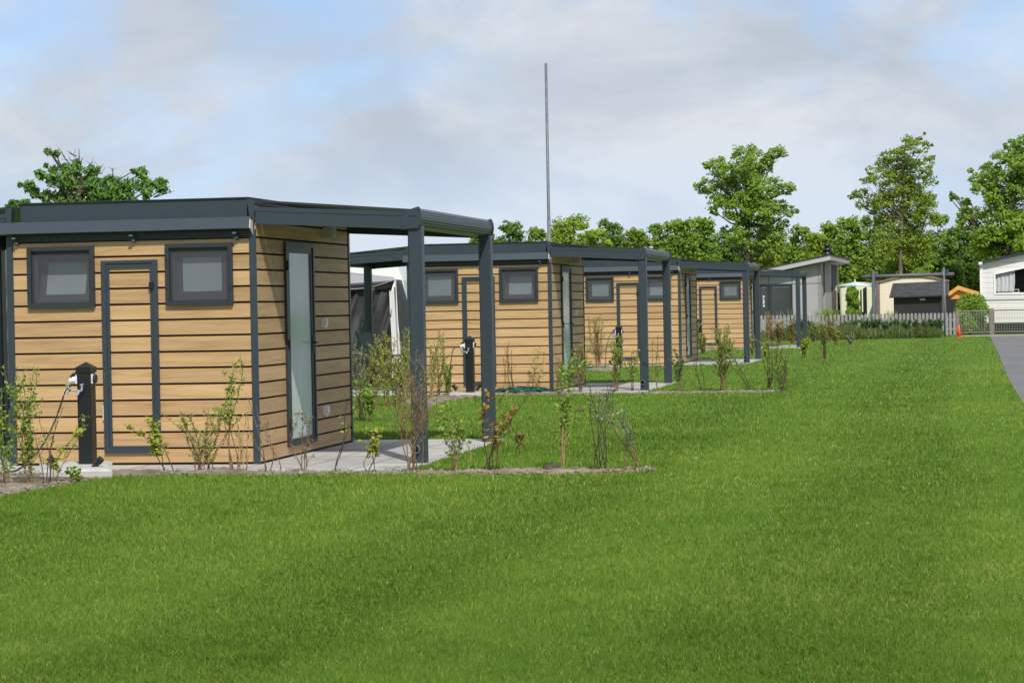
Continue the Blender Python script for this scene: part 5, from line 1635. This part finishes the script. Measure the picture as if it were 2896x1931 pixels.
# far dark wood closing the gaps
def wood_mass():
    n = 30000
    px = NR.random(n) * 2400 + 1330
    z = 134 + NR.random(n) * 6
    top = 690 + 12 * np.sin(px * .031) + 9 * np.sin(px * .083)
    py = top + (915 - top) * NR.random(n)
    x = (px - CX) / F * z
    zz = CAMH + (866 - .019 * (px - CX) - py) / F * z
    ok = zz > 0
    c = np.stack([x, z, zz], 1)[ok]; n = len(c)
    v, f = leaf_quads(c, NR.normal(0, 1, (n, 3)) + np.array([[0, -.5, .5]]), NR.normal(0, 1, (n, 3)), NR.uniform(.3, .6, n), NR.uniform(.25, .4, n))
    o = fast('distant_wood', v, f, NR.random(n), 'tree_dark')
    tag(o, 'dark distant wood behind all the trees', 'wood', None, 'stuff')
wood_mass()

# ------------------------------------------------------------------ sky and sun
sl = LX * .38 - LY * .82 + Vector((0, 0, 1))
sl.normalize()
el = math.asin(sl.z); rot = math.atan2(sl.x, sl.y)
sun = bpy.data.lights.new('sun', 'SUN'); sun.energy = 3.1; sun.angle = math.radians(.6); sun.color = (1, .95, .86)
so = bpy.data.objects.new('sun', sun); COL.objects.link(so)
so.rotation_euler = sl.to_track_quat('Z', 'Y').to_euler()

wd = bpy.data.worlds.new('World'); SC.world = wd; wd.use_nodes = True
nt = wd.node_tree; bg = nt.nodes['Background']
sky = N(nt, 'ShaderNodeTexSky'); sky.sky_type = 'NISHITA'; sky.sun_disc = False
sky.sun_elevation = el; sky.sun_rotation = rot
sky.air_density = 1.0; sky.dust_density = .4; sky.ozone_density = 1.4
tc = N(nt, 'ShaderNodeTexCoord')
sp = N(nt, 'ShaderNodeSeparateXYZ'); nt.links.new(tc.outputs['Generated'], sp.inputs[0])
def mth(op, a, b=None, clamp=False):
    n = N(nt, 'ShaderNodeMath', operation=op); n.use_clamp = clamp
    for i, q in enumerate((a, b)):
        if q is None: continue
        if isinstance(q, (int, float)): n.inputs[i].default_value = q
        else: nt.links.new(q, n.inputs[i])
    return n.outputs[0]
zc = mth('MAXIMUM', sp.outputs['Z'], 0.0)
den = mth('ADD', zc, .55)
cx_ = mth('DIVIDE', sp.outputs['X'], den); cy_ = mth('DIVIDE', sp.outputs['Y'], den)
cv = N(nt, 'ShaderNodeCombineXYZ'); nt.links.new(cx_, cv.inputs[0]); nt.links.new(cy_, cv.inputs[1]); cv.inputs[2].default_value = 2.74
n1 = noise(nt, cv.outputs[0], 3.3, 8, .56, .35)
n2 = noise(nt, cv.outputs[0], 5.6, 8, .58, .4)
cov = ramp(nt, [(.31, (0, 0, 0)), (.48, (1, 1, 1))], n1.outputs['Fac'])
# thinner cover close to the horizon
hzr = N(nt, 'ShaderNodeMapRange'); hzr.inputs[1].default_value = .0; hzr.inputs[2].default_value = .075; hzr.inputs[3].default_value = .22; hzr.inputs[4].default_value = 1.0
nt.links.new(zc, hzr.inputs[0])
covm = mth('MULTIPLY', cov.outputs[0], hzr.outputs[0], True)
cc = ramp(nt, [(.36, (2.62, 2.93, 3.38)), (.49, (3.0, 3.3, 3.72)), (.63, (3.75, 3.92, 4.18))], n2.outputs['Fac'])
tn_ = N(nt, 'ShaderNodeMixRGB', blend_type='MULTIPLY'); tn_.inputs[0].default_value = 1; tr_ = ramp(nt, [(.0, (.43, .47, .76)), (.10, (.45, .56, .74))], zc); nt.links.new(tr_.outputs[0], tn_.inputs[2]); nt.links.new(sky.outputs[0], tn_.inputs[1])
skm = N(nt, 'ShaderNodeMixRGB'); nt.links.new(covm, skm.inputs[0]); nt.links.new(tn_.outputs[0], skm.inputs[1]); nt.links.new(cc.outputs[0], skm.inputs[2])
nt.links.new(skm.outputs[0], bg.inputs['Color'])
bg.inputs['Strength'].default_value = .145

SC.view_settings.view_transform = 'Standard'
SC.view_settings.look = 'None'
SC.view_settings.exposure = 0.45
SC.view_settings.gamma = 1.0
SC.view_settings.use_curve_mapping = False
SC.cycles.use_denoising = True
SC.cycles.max_bounces = 6
SC.cycles.transparent_max_bounces = 8
SC.render.film_transparent = False
